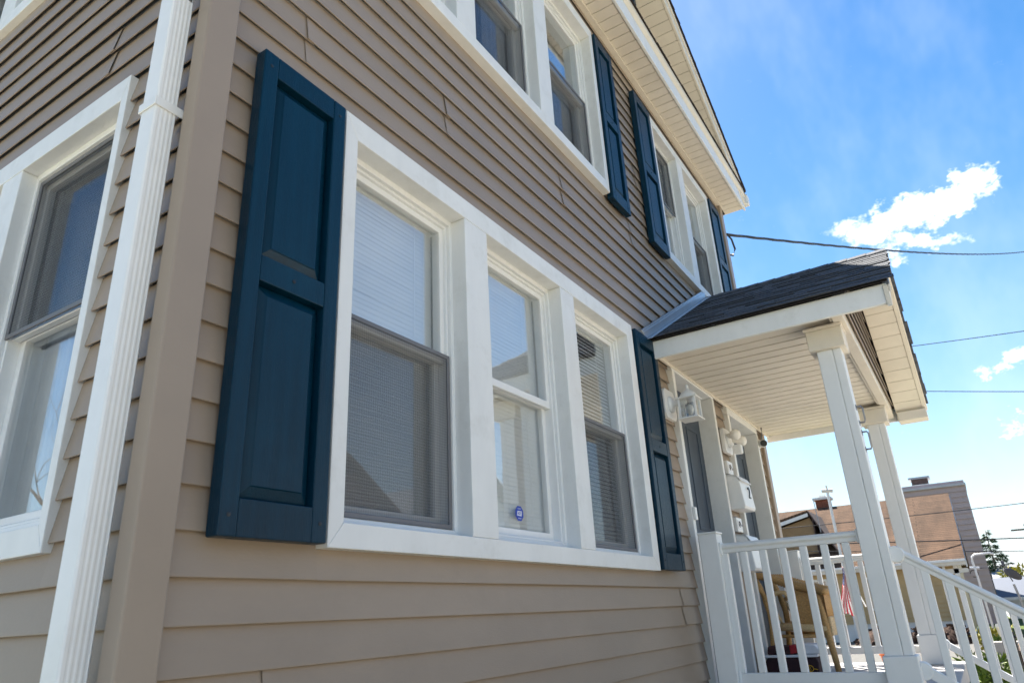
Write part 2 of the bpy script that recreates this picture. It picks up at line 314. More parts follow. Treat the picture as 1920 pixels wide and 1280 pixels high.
lw_ = grid_wall(.14, 9.0, .40, 5.70, .021, .12, [hole(WIN_L), hole(WIN_LU)], SIDE).build('side_wall', INTER, house)
box('side_wall', SIDING, house, 6.06, 6.19, .142, 9.0, .40, 5.5)
box('rear_wall', SIDING, house, .05, 6.19, 9.002, 9.12, .40, 5.5)
box('foundation', CONC, house, .05, 6.18, .03, 9.05, -.3, .397)
box('interior_floor', INTER, house, .16, 6.05, .15, 9.0, .45, .55)
box('interior_floor', INTER, house, .16, 6.05, .15, 9.0, 3.30, 3.45)
box('interior_ceiling', INTER, house, .16, 6.05, .15, 9.0, 5.50, 5.58)
box('partition', INTER, house, .16, 6.05, 2.6, 2.7, .56, 3.29); box('partition', INTER, house, .16, 6.05, 3.2, 3.3, 3.46, 5.49)
box('partition', INTER, house, 3.30, 3.38, .145, 2.59, .56, 3.29)

def board(u0, u1, z0, fn, par, zc0=None, zc1=None, inset=0.0, endlift=False, top=None, name='siding_board', m_=None, rng=random):
    """one clapboard course: leaning face, rounded bottom edge and underside; clipped between zc0 and zc1"""
    z1 = z0+S+.005; lo = z0 if zc0 is None else max(z0, zc0); hi = z1 if zc1 is None else min(z1, zc1)
    if hi-lo < .006 or u1-u0 < .01: return None
    fd = lambda z: .0155*(z-z0)/S
    prof = []
    if lo == z0: prof += [(.0045, z0+.001), (.0032, z0), (0.0006, z0+.0012), (fd(z0+.004), z0+.004)]
    else: prof += [(fd(lo), lo)]
    prof += [(fd((lo+hi)/2), (lo+hi)/2), (fd(hi), hi), (.0175, hi)] + ([(.0175, z0+.026), (.0050, z0+.024)] if (lo == z0 and hi > z0+.04) else [(.0175, lo)])
    nback = 3 if (lo == z0 and hi > z0+.04) else 2
    n = max(2, int((u1-u0)/.45)+1); us = [u0+(u1-u0)*i/(n-1) for i in range(n)]
    if endlift: us = [u0, u0+.05]+us[1:] if u0+.05 < us[1] else us
    ph = rng.random()*6.28; am = .0009; k = len(prof); mb = MB(); P = []
    for i, u in enumerate(us):
        wz = am*math.sin(u*2.1+ph); wd = .0006*math.sin(u*3.3+ph*2)
        lift = -.002 if (endlift and i == 0) else 0
        for j, (d, z) in enumerate(prof):
            front = j < k-nback
            P.append((u, d+inset+((wd+lift) if front else 0), z+(wz if (front and lo == z0 and j < 4) else 0)))
    F_ = [(i*k+j, i*k+(j+1) % k, (i+1)*k+(j+1) % k, (i+1)*k+j) for i in range(len(us)-1) for j in range(k)]
    F_ += ([] if endlift else [tuple(range(k))])+[tuple(range((len(us)-1)*k, len(us)*k))[::-1]]
    mb.poly(P, F_); mb.map(fn); return mb.build(name, m_ or SIDING, par)
def lay(u0, u1, k0, k1, blocks, fn, par, seams, zbot=None, ztop=None):
    for k in range(k0, k1):
        z = Z0+k*S; segs = [(u0, u1, None, None)]
        cuts = []
        for (a, b, c, d) in blocks:
            if z+S > c+.004 and z < d-.004: cuts.append((a, b, c, d))
        parts_ = []
        edges = sorted(set([u0, u1]+[v for c_ in cuts for v in c_[:2]])); edges = [e for e in edges if u0 <= e <= u1]
        for a, b in zip(edges, edges[1:]):
            mid = (a+b)/2; cov = [c_ for c_ in cuts if c_[0] < mid < c_[1]]
            if not cov: parts_.append([a, b, None, None])
            else:
                c_ = cov[0]
                if z < c_[2]-.004: parts_.append([a, b, None, c_[2]])       # below the block
                elif z+S > c_[3]+.004: parts_.append([a, b, c_[3], None])   # above the block
        # merge runs with equal clipping
        out = []
        for p_ in parts_:
            if out and out[-1][1] == p_[0] and out[-1][2:] == p_[2:]: out[-1][1] = p_[1]
            else: out.append(p_)
        for a, b, c, d in out:
            if ztop is not None: d = ztop if d is None else min(d, ztop)
            xs = [x for x in seams.get(k//2, []) if a+.12 < x < b-.05]
            st = a; n_ = 0
            for x in xs: board(st, x+.03, z, fn, par, c, d, .0026, n_ > 0); st = x; n_ += 1
            board(st, b, z, fn, par, c, d, 0, n_ > 0)
blk = [(w['u0'], w['u1'], w['z0'], w['z1']) for w in (WIN_LO, WIN_UP, WIN_UR)] + [(3.625, 4.56, .3, 2.90), (4.915, 5.885, .3, 2.90)]
SEAMS = {-8: [3.005], -9: [3.33], -10: [.383], -11: [4.7], 0: [.368], 1: [1.14], -1: [], 2: [2.223], 3: [3.25], 4: [4.6], 10: [3.1], 7: [3.3], 5: [1.0], 6: [3.5], -5: [], -12: [2.4], -2: []}
lay(.082, 6.115, -26, 24, blk, FRONT, fw_, SEAMS, ztop=5.455)
blkL = [(w['u0'], w['u1'], w['z0'], w['z1']) for w in (WIN_L, WIN_LU)]
lay(.030, 8.96, -26, 24, blkL, SIDE, lw_, {0: [.562], 1: [], 2: [2.0], -9: [3.0], -5: [4.4], 5: [3.0], 9: [4.0], -10: [3.4], 3: [4.6]}, ztop=5.455)

# corner trims
MB().poly([(0, -.025, .42), (.094, -.025, .42), (.094, .017, .42), (.045, .017, .42), (.045, .034, .42), (0, .034, .42)] + [(0, -.025, 5.455), (.094, -.025, 5.455), (.094, .017, 5.455), (.045, .017, 5.455), (.045, .034, 5.455), (0, .034, 5.455)],
          [(0, 1, 2, 3, 4, 5), (11, 10, 9, 8, 7, 6)]+[(i, (i+1) % 6, 6+(i+1) % 6, 6+i) for i in range(6)]).build('corner_trim', SIDING_TRIM, house, .006, 3)
box('corner_trim', SIDING_TRIM, house, 6.11, 6.215, -.022, .10, .42, 5.455, .006)

# windows ------------------------------------------------------------------
def ring(mb, u0, u1, z0, z1, w, d0, d1, wb=None, wt=None):
    wb = w if wb is None else wb; wt = w if wt is None else wt
    O = [(u0, z0), (u1, z0), (u1, z1), (u0, z1)]; I = [(u0+w, z0+wb), (u1-w, z0+wb), (u1-w, z1-wt), (u0+w, z1-wt)]
    P = [(a, d0, b) for a, b in O]+[(a, d0, b) for a, b in I]+[(a, d1, b) for a, b in O]+[(a, d1, b) for a, b in I]
    F_ = []
    for i in range(4):
        j = (i+1) % 4; F_ += [(i, j, 4+j, 4+i), (8+i, 12+i, 12+j, 8+j), (i, 8+i, 8+j, j), (4+i, 4+j, 12+j, 12+i)]
    return mb.poly(P, F_)
def blind(u0, u1, z0, z1, d, ang, par, fn, pitch=.02):
    mb = MB(); z = z1-.03; w = .024; c, s = math.cos(ang)*w/2, math.sin(ang)*w/2
    while z > z0+.02:
        dz = random.uniform(-.0012, .0012); an_ = ang+random.gauss(0, .035); c, s = math.cos(an_)*w/2, math.sin(an_)*w/2; tl = random.gauss(0, .0009)
        P = []
        for u in (u0, u1):
            dz += tl*(1 if u == u1 else -1); P += [(u, d-c, z-s+dz), (u, d-c*.1-.0012, z+.0015+dz), (u, d+c, z+s+dz), (u, d+c, z+s+dz-.0006), (u, d-c*.1-.0012, z+.0009+dz), (u, d-c, z-s+dz-.0006)]
        mb.poly(P, [(0, 1, 7, 6), (1, 2, 8, 7), (3, 4, 10, 9), (4, 5, 11, 10), (0, 6, 11, 5), (2, 3, 9, 8)]); z -= pitch
    mb.box(u0, u1, d-.015, d+.015, z1-.025, z1)
    for t in (.2, .8): mb.box(u0+(u1-u0)*t-.0015, u0+(u1-u0)*t+.0015, d-.014, d-.0125, z0, z1-.02)
    mb.box(u0, u1, d-.012, d+.012, z0, z0+.016)
    mb.map(fn); o = mb.build('blind', BLIND, par); o['kind'] = 'stuff'; return o
def curtain(u0, u1, z0, z1, d, par, fn):
    mb = MB(); n = 28; P = []
    for i in range(n+1):
        u = u0+(u1-u0)*i/n; dd = d+.022*math.sin(i*1.45)+.008*math.sin(i*3.1)
        P += [(u, dd, z0), (u, dd, z1)]
    mb.poly(P, [(2*i, 2*i+2, 2*i+3, 2*i+1) for i in range(n)]); mb.map(fn)
    o = mb.build('curtain', CURT, par, smooth=True, recalc=False)
    sm = o.modifiers.new('solid', 'SOLIDIFY'); sm.thickness = .003; return o
def window(w, fn, styles, par=house, zmid=None, sideface=False):
    u0, u1, z0, z1, zb, zt = (w[k] for k in ('u0', 'u1', 'z0', 'z1', 'zb', 'zt')); ops = w['ops']
    zm = (zb+zt)/2+.028
    a, b = ops[0][0], ops[-1][1]; dF, dB = (-.011 if fn is SIDE else -.031), .058
    # body of the window: the outer vinyl frames of all units
    fr = MB()
    for (p, q) in ops:
        ring(fr, p-.004, q+.004, zb-.004, zt+.004, .018, .040, .125, .030, .026)
        ring(fr, p+.0145, q-.0145, zb+.0265, zt-.0225, .010, .054, .123, .012, .012)
        fr.box(p+.0145, q-.0145, .052, .058, zb+.028, zb+.037)
    fr.map(fn); win = fr.build('window', VINYL, par, .0016, 1)
    # mitred casing
    def piece(pts):
        m_ = MB().prism([(x, dF, z) for x, z in pts], (0, dB-dF, 0)); m_.map(fn); m_.build('casing', WHITE, win, .0022, 2)
    e = .0006
    piece([(u0, z1), (u1, z1), (b, zt), (a, zt)]); piece([(u0, z0), (a, zb), (b, zb), (u1, z0)])
    piece([(u0, z0+e), (u0, z1-e), (a-e, zt-e), (a-e, zb+e)]); piece([(u1, z0+e), (b+e, zb+e), (b+e, zt-e), (u1, z1-e)])
    for (p, q), (p2, q2) in zip(ops, ops[1:]):
        m_ = MB().box(q, p2, dF+.001, dB-.001, zb+.0008, zt-.0008); m_.map(fn); m_.build('mullion', WHITE, win, .003, 2)
    for (p, q), st in zip(ops, styles):
        s0, s1 = p+.024, q-.024
        us = MB(); ring(us, s0, s1, zm-.018, zt-.034, .024, .066, .090, .034, .026); us.map(fn); us.build('sash', VINYL, win, .002, 1)
        lo_top = zm+.016
        ls = MB(); ring(ls, s0, s1, zb+.038, lo_top, .030, .094, .120, .036, .034); ls.box((s0+s1)/2-.03, (s0+s1)/2+.03, .086, .0935, lo_top-.02, lo_top-.008); ls.map(fn); ls.build('sash', VINYL, win, .002, 1)
        for (za, zc, d) in ((zm+.014, zt-.058, .077), (zb+.072, lo_top-.032, .106)):
            gp = MB().box(s0+.022, s1-.022, d, d+.004, za, zc); gp.map(fn); gp.build('pane', GLASS, win)
        if 's' in st or 'S' in st:
            za, zc = (zb+.030, zm+.012) if 's' in st else (zm-.02, zt-.03)
            sf = MB(); ring(sf, p+.019, q-.019, za, zc, .016, .046, .0535); sf.map(fn); sf.build('screen_frame', SASHDARK, win, .0015, 1)
            sm = MB().poly([(p+.034, .050, za+.015), (q-.034, .050, za+.015), (q-.034, .050, zc-.015), (p+.034, .050, zc-.015)], [(0, 1, 2, 3)]); sm.map(fn); sm.build('screen', SCREEN, win)
        for ch in st:
            if ch == 'c': blind(p+.02, q-.02, zb+.05, zt-.02, .136, R(82), win, fn, .0195)
            if ch == 'o': blind(p+.02, q-.02, zb+.05, zt-.02, .136, R(55), win, fn, .022)
            if ch == 'h': blind(p+.02, q-.02, zb+.05, zt-.02, .136, R(-58), win, fn, .0215)
            if ch == 'k': curtain(p-.05, p+.16, zb, zt+.02, .21, win, fn); curtain(q-.20, q+.05, zb, zt+.02, .21, win, fn)
    return win
w_lo = window(WIN_LO, FRONT, ['sc', 'c', 'so'])
window(WIN_UP, FRONT, ['k', 'sk', 'sk']); window(WIN_UR, FRONT, ['Sk', 'sk'])
window(WIN_L, SIDE, ['Sk', 'k']); window(WIN_LU, SIDE, ['k', 'sk'])

# shutters -----------------------------------------------------------------
def shutter(u0, u1, z0, z1):
    st, d0, d1 = .052, -.046, -.002; zm1, zm0 = z0+(z1-z0)*.522, z0+(z1-z0)*.468
    rt, rb = .078, .090
    P = MB(); P.box(u0, u0+st, d0, d1, z0, z1); P.box(u1-st, u1, d0, d1, z0, z1)
    sh = P.build('shutter', NAVY, house, .004, 2)
    for a, b in ((z0, z0+rb), (zm0, zm1), (z1-rt, z1)): box('rail', NAVY, sh, u0+st, u1-st, d0+.0008, d1, a, b, .0025)
    for a, b in ((z0+rb, zm0), (zm1, z1-rt)):
        x0, x1 = u0+st, u1-st; i1, i2 = .004, .032
        rect = lambda i, d: [(x0+i, d, a+i), (x1-i, d, a+i), (x1-i, d, b-i), (x0+i, d, b-i)]
        pts = rect(0, -.012)+rect(i1, -.020)+rect(i2, -.0345)+rect(i2+.003, -.0375)
        F_ = [(12, 13, 14, 15)]
        for k in range(3):
            for i in range(4): j = (i+1) % 4; F_.append((k*4+i, k*4+j, k*4+4+j, k*4+4+i))
        pts += rect(0, -.004); F_ += [(16, 17, 18, 19)]+[(i, (i+1) % 4, 16+(i+1) % 4, 16+i) for i in range(4)]
        MB().poly(pts, F_).build('raised_panel', NAVY, sh)
    for (x, z) in ((u0+.026, z0+.05), (u1-.026, z0+.05), (u0+.026, z1-.05), (u1-.026, z1-.05), ((u0+u1)/2, (zm0+zm1)/2)):
        MB().lathe((x, d0+.001, z), (0, -1, 0), [(0, .006), (.0022, .0058), (.0032, .002)], 10).build('screw', SCREW, sh)
    return sh
shutter(.180, .512, 1.512, 2.935); shutter(2.975, 3.318, 1.512, 2.935)
shutter(2.885, 3.178, 3.835, 5.235); shutter(3.60, 3.940, 3.835, 5.235); shutter(5.56, 5.90, 3.85, 5.235); shutter(.18, .512, 3.845, 5.235)
shutter(3.735, 4.055, 5.98, 6.70)

# security sticker
def text_mesh(body, size, fn, name, m_, par, extrude=.0006, bold=False, align='CENTER'):
    cu = bpy.data.curves.new(name, 'FONT'); cu.body = body; cu.size = size; cu.align_x = align; cu.align_y = 'CENTER'; cu.extrude = extrude; cu.resolution_u = 3
    if bold: cu.offset = size*.02
    t = bpy.data.objects.new(name, cu); C.objects.link(t); bpy.context.view_layer.update()
    me = bpy.data.meshes.new_from_object(t.evaluated_get(bpy.context.evaluated_depsgraph_get())); C.objects.unlink(t); bpy.data.objects.remove(t)
    off = Vector(BASE.get(par.name, (0, 0, 0)))
    for v in me.vertices: v.co = Vector(fn(*v.co))-off
    me.materials.clear(); me.materials.append(m_); o = bpy.data.objects.new(name, me); C.objects.link(o); o.parent = par; return o
STB = mat('sticker_blue', (.008, .05, .42), .35, .02); STW = mat('sticker_white', (.8, .8, .82), .4, .02)
stk = thing('security_sticker', (1.738, .104, 1.717), 'small blue octagonal security sticker with white letters on lower window pane', 'sticker')
oc = [(1.738+.033*math.cos(R(22.5+45*i)), .1042, 1.717+.033*math.sin(R(22.5+45*i))) for i in range(8)]
MB().prism(oc, (0, -.0008, 0)).build('backing', STB, stk)
MB().prism([(1.738-.021, .1034, 1.708), (1.738+.015, .1034, 1.706), (1.738+.021, .1034, 1.727), (1.738-.015, .1034, 1.727)], (0, -.0004, 0)).build('logo_patch', STW, stk)
text_mesh('ADT', .0165, lambda x, y, z: (1.738+x*.95+y*.15, .1028-z, 1.7166+y), 'lettering', STB, stk, .0002, True)
text_mesh('SECURITY', .0062, lambda x, y, z: (1.738+x, .1030-z, 1.7365+y), 'lettering', STW, stk, .0002)
text_mesh('24 HOUR', .0062, lambda x, y, z: (1.738+x, .1030-z, 1.6965+y), 'lettering', STW, stk, .0002)

# doors --------------------------------------------------------------------
def door(D, cas):
    u0, u1, z0, z1 = D
    d = box('door', DOORM, house, u0+.035, u1-.006, .100, .135, z0+.02, z1-.01, .003)
    for k in range(2):
        for a, b in ((z0+.25, z0+.85), (z0+1.0, z0+1.75)):
            x0 = u0+.14+k*.34; r_ = MB(); ring(r_, x0, x0+.26, a, b, .02, .0945, .101); r_.build('door_panel', DOORM, d, .003, 1)
    MB().lathe((u0+.10, .099, z0+.98), (0, -1, 0), [(0, .026), (.008, .026), (.012, .010), (.035, .010), (.042, .026), (.060, .028), (.070, .018)], 14).build('handle', STEEL, d, smooth=True)
    fr = MB(); fr.box(u0-.02, u0+.034, .06, .136, z0, z1); fr.box(u0-.048, u0, -.030, .060, z0, z1); fr.box(u1, u1+.045, -.030, .136, z0, z1); fr.box(u0-.048, u1+.045, -.030, .136, z1+.001, 2.872)
    fr.build('door_frame', WHITE, house, .004, 2)
door(DOOR1, 0); door(DOOR2, 0)

# roof of the house ----------------------------------------------------------
SL = .558; XR = 6.42; XLF = -.22; ZE = 5.70; XM = (XR+XLF)/2; ZR = ZE+SL*(XR-XM)
zroof = lambda x: ZE+SL*(XR-x) if x >= XM else ZE+SL*(x-XLF)
rf = MB()
for a, b in ((XR, XM), (XLF, XM)):
    rf.prism([(a, -.262, zroof(a)), (b, -.262, ZR), (b, -.262, ZR-.035), (a, -.262, zroof(a)-.035)], (0, 9.6, 0))
rf = rf.build('roof', SHINGLE_B, house)
n_ = 26
for i in range(n_):                                   # shingle butts along the visible rake
    x0 = XR+.012-(XR-XM)*i/n_; x1 = x0-(XR-XM)/n_*1.02; t = random.uniform(.004, .012)
    MB().prism([(x0, -.275-random.uniform(0, .008), zroof(min(x0, XR))-.012), (x1, -.275, zroof(x1)-.012), (x1, -.275, zroof(x1)+t), (x0, -.275, zroof(min(x0, XR))+t+.008)], (0, .4, 0)).build('shingle', SHINGLE_B, rf)
zs_ = lambda x: zroof(x)-.205
for sgn, xe in ((1, XR), (-1, XLF)):
    MB().prism([(xe, -.25, zroof(xe)-.037), (XM, -.25, ZR-.037), (XM, -.25, ZR-.21), (xe, -.25, zroof(xe)-.21)], (0, .024, 0)).build('rake_board', CREAM if sgn > 0 else WHITE, rf, .003)
    MB().prism([(xe, -.262, zroof(xe)-.037), (XM, -.262, ZR-.037), (XM, -.262, ZR-.085), (xe, -.262, zroof(xe)-.085)], (0, .0115, 0)).build('rake_trim', CREAM, rf, .003)
def rake_panels(xa, xb, y0, y1, zf, par, step, m_):
    n = int(abs(xb-xa)/step); dx = (xb-xa)/n
    for i in range(n):
        a, b = xa+dx*i, xa+dx*(i+.955); c = xa+dx*(i+1)
        mb = MB().prism([(a, y0, zf(a)), (b, y0, zf(b)), (b, y0, zf(b)+.012), (a, y0, zf(a)+.012)], (0, y1-y0, 0)); mb.build('soffit_panel', m_, par, .0015, 1)
    MB().prism([(xa, y0, zf(xa)+.007), (xb, y0, zf(xb)+.007), (xb, y0, zf(xb)+.016), (xa, y0, zf(xa)+.016)], (0, y1-y0, 0)).build('soffit_backing', SHINGLE_B, par)
rake_panels(XR-.35, XM, -.224, .010, zs_, rf, .094, CREAM)
MB().prism([(XLF, -.224, zs_(XLF)), (XM, -.224, zs_(XM)), (XM, -.224, zs_(XM)+.02), (XLF, -.224, zs_(XLF)+.02)], (0, .23, 0)).build('soffit_panel', CREAM, rf)
# gable wall and its boards
gz = lambda z: ((z+.205-ZE)/SL)
gw = MB().prism([(.1, .020, 5.862), (6.1, .020, 5.862), (XM, .020, zs_(XM)-.02)], (0, .1, 0)).build('gable_wall', INTER, house)
for k in range(28, 45):
    z = Z0+k*S; zz_ = z+S*.5; a, b = XLF+gz(zz_), XR-gz(zz_)
    if z+S > zs_(XM)-.05: break
    segs = [(max(.05, a), min(6.15, b))]
    if z+S > WIN_GB['z0'] and z < WIN_GB['z1']: segs = [(max(.05, a), WIN_GB['u0']), (WIN_GB['u1'], min(6.15, b))]
    for p_, q_ in segs: board(p_, q_, z, FRONT, gw)
window(WIN_GB, lambda u, d, z: (u, d-.03, z), ['', ''])
# pent eave across the gable: soffit, fascia, shingled skirt
pe = MB().prism([(XLF-.02, -.262, 5.685), (XLF-.02, -.262, 5.703), (XLF-.02, .016, 5.860), (XLF-.02, .016, 5.842)], (XR-XLF+.03, 0, 0)).build('pent_roof', SHINGLE_B, house)
for i in range(22):
    x0 = XLF+(XR-XLF)*i/22; MB().box(x0+.004, x0+.295, -.272-random.uniform(0, .006), -.15, 5.672, 5.683+random.uniform(0, .004)).build('shingle', SHINGLE_B, pe)
n = 63; dx = (XR-.02-XLF)/n
for i in range(n):
    x0 = XLF+dx*i; box('soffit_panel', CREAM, pe, x0, x0+dx-.006, -.212, -.012, 5.462, 5.474, .0015)
box('soffit_backing', SHINGLE_B, pe, XLF, XR-.02, -.212, .016, 5.470, 5.480)
MB().box(XLF, 6.20, -.034, .0155, 5.440, 5.4605).build('soffit_channel', CREAM, pe, .003)
box('fascia', WHITE, pe, XLF, XR, -.236, -.213, 5.448, 5.672, .004)
MB().prism([(XLF, -.2365, 5.672), (XLF, -.262, 5.672), (XLF, -.262, 5.63), (XLF, -.2365, 5.60)], (XR-XLF, 0, 0)).build('crown_trim', CREAM, pe, .002)
# right eave soffit, fascia and gutter
box('eave_soffit', CREAM, house, 6.215, XR, .018, 9.2, 5.462, 5.475)
box('eave_fascia', WHITE, house, XR-.022, XR+.002, -.21, 9.2, 5.477, 5.66, .003)
MB().prism([(XR+.003, -.275, 5.655), (XR+.11, -.275, 5.655), (XR+.11, -.275, 5.60), (XR+.085, -.275, 5.535), (XR+.003, -.275, 5.535)], (0, 9.4, 0)).build('gutter', WHITE, house, .004)

# downspout ------------------------------------------------------------------
ds = thing('downspout', (-.04, .08, 0), 'white ribbed metal downspout strapped to the house corner', 'downspout')
def ds_sec(x0, x1, y0, y1):
    P = []
    def edge(a, b, k):                      # fluted edge from a to b
        L = [];  nx, ny = (b[1]-a[1]), -(b[0]-a[0]); ln = math.hypot(nx, ny); nx /= ln; ny /= ln
        for t, d in [(.06, 0), (.10, .0)] + sum([[(.18+.2*i, 0), (.22+.2*i, -.0010), (.28+.2*i, -.0010), (.32+.2*i, 0)] for i in range(k)], []) + [(.94, 0)]:
            L.append((a[0]+(b[0]-a[0])*t+nx*d, a[1]+(b[1]-a[1])*t+ny*d))
        return L
    c = [(x0, y0), (x1, y0), (x1, y1), (x0, y1)]
    P += edge(c[0], c[1], 4); P += edge(c[1], c[2], 0); P += edge(c[2], c[3], 4); P += edge(c[3], c[0], 0)
    return P
sec = ds_sec(-.066, -.006, .048, .116)
for a, b in ((.12, 3.02), (3.0, 5.46)):
    g_ = .0 if a < 1 else .0015
    MB().prism([(x+(.036+x)*g_*20*0, y, a) for x, y in sec], (0, 0, b-a)).build('pipe', VINYL, ds, .0008, 1)
stp = MB(); stp.box(-.071, -.0665, .043, .121, 2.600, 2.628); stp.box(-.0665, .012, .043, .0475, 2.600, 2.628); stp.box(-.0665, .03, .1165, .121, 2.600, 2.628); stp.box(.010, .0135, .008, .0475, 2.600, 2.628)
stp.build('strap', VINYL, ds, .0015, 1)
MB().lathe((.0095, .022, 2.614), (-1, 0, 0), [(0, .006), (.003, .0055), (.004, .002)], 10).build('screw', STEEL, ds)
box('strap', VINYL, ds, -.071, -.0665, .043, .121, 4.6, 4.628)
MB().tube([(-.036, .082, .14), (-.04, .082, .07), (-.30, .082, .04)], .034, 8).build('elbow', VINYL, ds, smooth=True)

# ------------------------------------------------------------------ porch
porch = thing('porch', (4.8, -.65, 0), 'small gabled front porch with white posts, cream ceiling and charcoal shingles', 'porch')
PX0, PX1 = 3.24, 6.44; PM = (PX0+PX1)/2; PZ = 2.945; PSL = .545; PR_ = PZ+PSL*(PM-PX0); YO = -1.455
pz = lambda x: PZ+PSL*(x-PX0) if x <= PM else PZ+PSL*(PX1-x)
box('floor', PORCHF, porch, 3.42, 6.12, -1.235, -.032, .70, .82, .006)
box('foundation', CONC, porch, 3.47, 6.07, -1.20, .025, -.2, .698)
# ceiling planks run out from the wall
n = 24; dx = (6.40-3.30)/n
for i in range(n): box('ceiling_plank', CREAM, porch, 3.30+dx*i, 3.30+dx*(i+1)-.015, -1.10, -.012, 2.874, 2.886, .0012)
box('ceiling_backing', SHINGLE_B, porch, 3.30, 6.40, -1.10, -.01, 2.881, 2.893)
box('wall_trim', CREAM, porch, 3.33, 6.38, -.040, -.020, 2.853, 2.8735, .004)
box('fascia', WHITE, porch, PX0+.028, PX0+.052, -1.425, -.026, 2.815, 2.935, .004)
box('fascia', WHITE, porch, PX1-.052, PX1-.028, -1.425, -.006, 2.815, 2.935, .004)
box('beam', CREAM, porch, 3.32, 6.36, -1.165, -1.102, 2.842, 2.94, .004)
box('beam_trim', CREAM, porch, 3.32, 6.36, -1.100, -1.085, 2.852, 2.8735, .003)
# roof deck, shingle courses on both slopes
dk = MB()
for a in (PX0, PX1):
    dk.prism([(a, YO+.02, pz(a)-.006), (PM, YO+.02, PR_-.006), (PM, YO+.02, PR_-.030), (a, YO+.02, pz(a)-.014)], (0, -YO-.026, 0))
proof = dk.build('roof', SHINGLE_B, porch)
slen = math.hypot(PM-PX0, PR_-PZ); rows = 14; ex = slen/rows; ux, uz = (PM-PX0)/slen, (PR_-PZ)/slen
tabs = []
def tab_mesh(w, th):
    me = MB().poly([(0, 0, 0), (0, w, 0), (0, 0, th), (0, w, th), (ex*1.12, 0, 0), (ex*1.12, w, 0), (ex*1.12, 0, .0015), (ex*1.12, w, .0015)], [(0, 1, 3, 2), (4, 6, 7, 5), (0, 4, 5, 1), (2, 3, 7, 6), (0, 2, 6, 4), (1, 5, 7, 3)])
    o = me.build('tmp', SHINGLE); m_ = o.data; bpy.data.objects.remove(o); m_.materials.append(SHINGLE_C)
    for p_ in m_.polygons:
        if all(m_.vertices[v].co.x < 1e-4 for v in p_.vertices): p_.material_index = 1
    return m_
TM = [(w, tab_mesh(w-.003, th)) for w in (.12, .16, .2, .25, .31) for th in (.005, .0075, .011)]
right_bm = MB()
for side in (0, 1):
    for r_ in range(rows):
        y = YO-random.uniform(0, .02); s = r_*ex-.012
        while y < -.035:
            w, me = random.choice(TM); 
            if y+w > -.03: w = -.03-y
            if w < .03: break
            if side == 0:
                o = bpy.data.objects.new('shingle', me); C.objects.link(o); o.parent = proof
                Mx = Matrix(((ux, 0, -uz, PX0+ux*s-4.8), (0, 1, 0, y+.65), (uz, 0, ux, PZ+uz*s+.004), (0, 0, 0, 1))); 
                sc_ = Matrix.Diagonal((1, min(1, (w)/max(v.co.y for v in me.vertices)), 1, 1)); o.matrix_local = Mx @ sc_
            else:
                th = random.choice((.008, .012, .015)); c = Vector((PX1-ux*s, y, PZ+uz*s+.004)); e1 = Vector((-ux, 0, uz)); e2 = Vector((0, 1, 0)); e3 = Vector((uz, 0, ux))
                P = [c+e2*b+e3*d for b in (0, w-.003) for d in (0, th)]+[c+e1*ex*1.12+e2*b+e3*d for b in (0, w-.003) for d in (0, .0015)]
                right_bm.poly(P, [(0, 2, 3, 1), (4, 5, 7, 6), (0, 1, 5, 4), (2, 6, 7, 3), (0, 4, 6, 2), (1, 3, 7, 5)])
            y += w
rs = right_bm.build('shingle_field', SHINGLE, proof); rs['kind'] = 'stuff'
y = YO-.01
while y < -.05:                                     # ridge caps
    w = .15
    MB().poly([(PM-.11, y, PR_-.11*PSL+.020), (PM, y, PR_+.026), (PM+.11, y, PR_-.11*PSL+.020), (PM-.11, y+w, PR_-.11*PSL+.016), (PM, y+w, PR_+.021), (PM+.11, y+w, PR_-.11*PSL+.016),
              (PM-.11, y, PR_-.11*PSL+.008), (PM, y, PR_+.012), (PM+.11, y, PR_-.11*PSL+.008), (PM-.11, y+w, PR_-.11*PSL+.008), (PM, y+w, PR_+.012), (PM+.11, y+w, PR_-.11*PSL+.008)],
              [(0, 1, 4, 3), (1, 2, 5, 4), (0, 6, 7, 1), (1, 7, 8, 2), (6, 9, 10, 7), (7, 10, 11, 8), (3, 4, 10, 9), (4, 5, 11, 10), (0, 3, 9, 6), (2, 8, 11, 5)]).build('ridge_cap', SHINGLE, proof)
    y += w*.93
# step flashing against the wall
nx, nz = -uz, ux
def fl(w0, w1, y0, y1, nm):
    MB().prism([(PX0-.06+nx*w0, y0, PZ-.03+nz*w0), (PM+nx*w0, y0, PR_+.01+nz*w0), (PM+nx*w1, y0, PR_+.01+nz*w1), (PX0-.06+nx*w1, y0, PZ-.03+nz*w1)], (0, y1-y0, 0)).build(nm, FLASH, proof, .0015, 1)
fl(.012, .060, -.034, -.004, 'wall_flashing'); fl(.058, .076, -.028, -.003, 'wall_flashing'); fl(.008, .0115, -.075, -.034, 'wall_flashing')
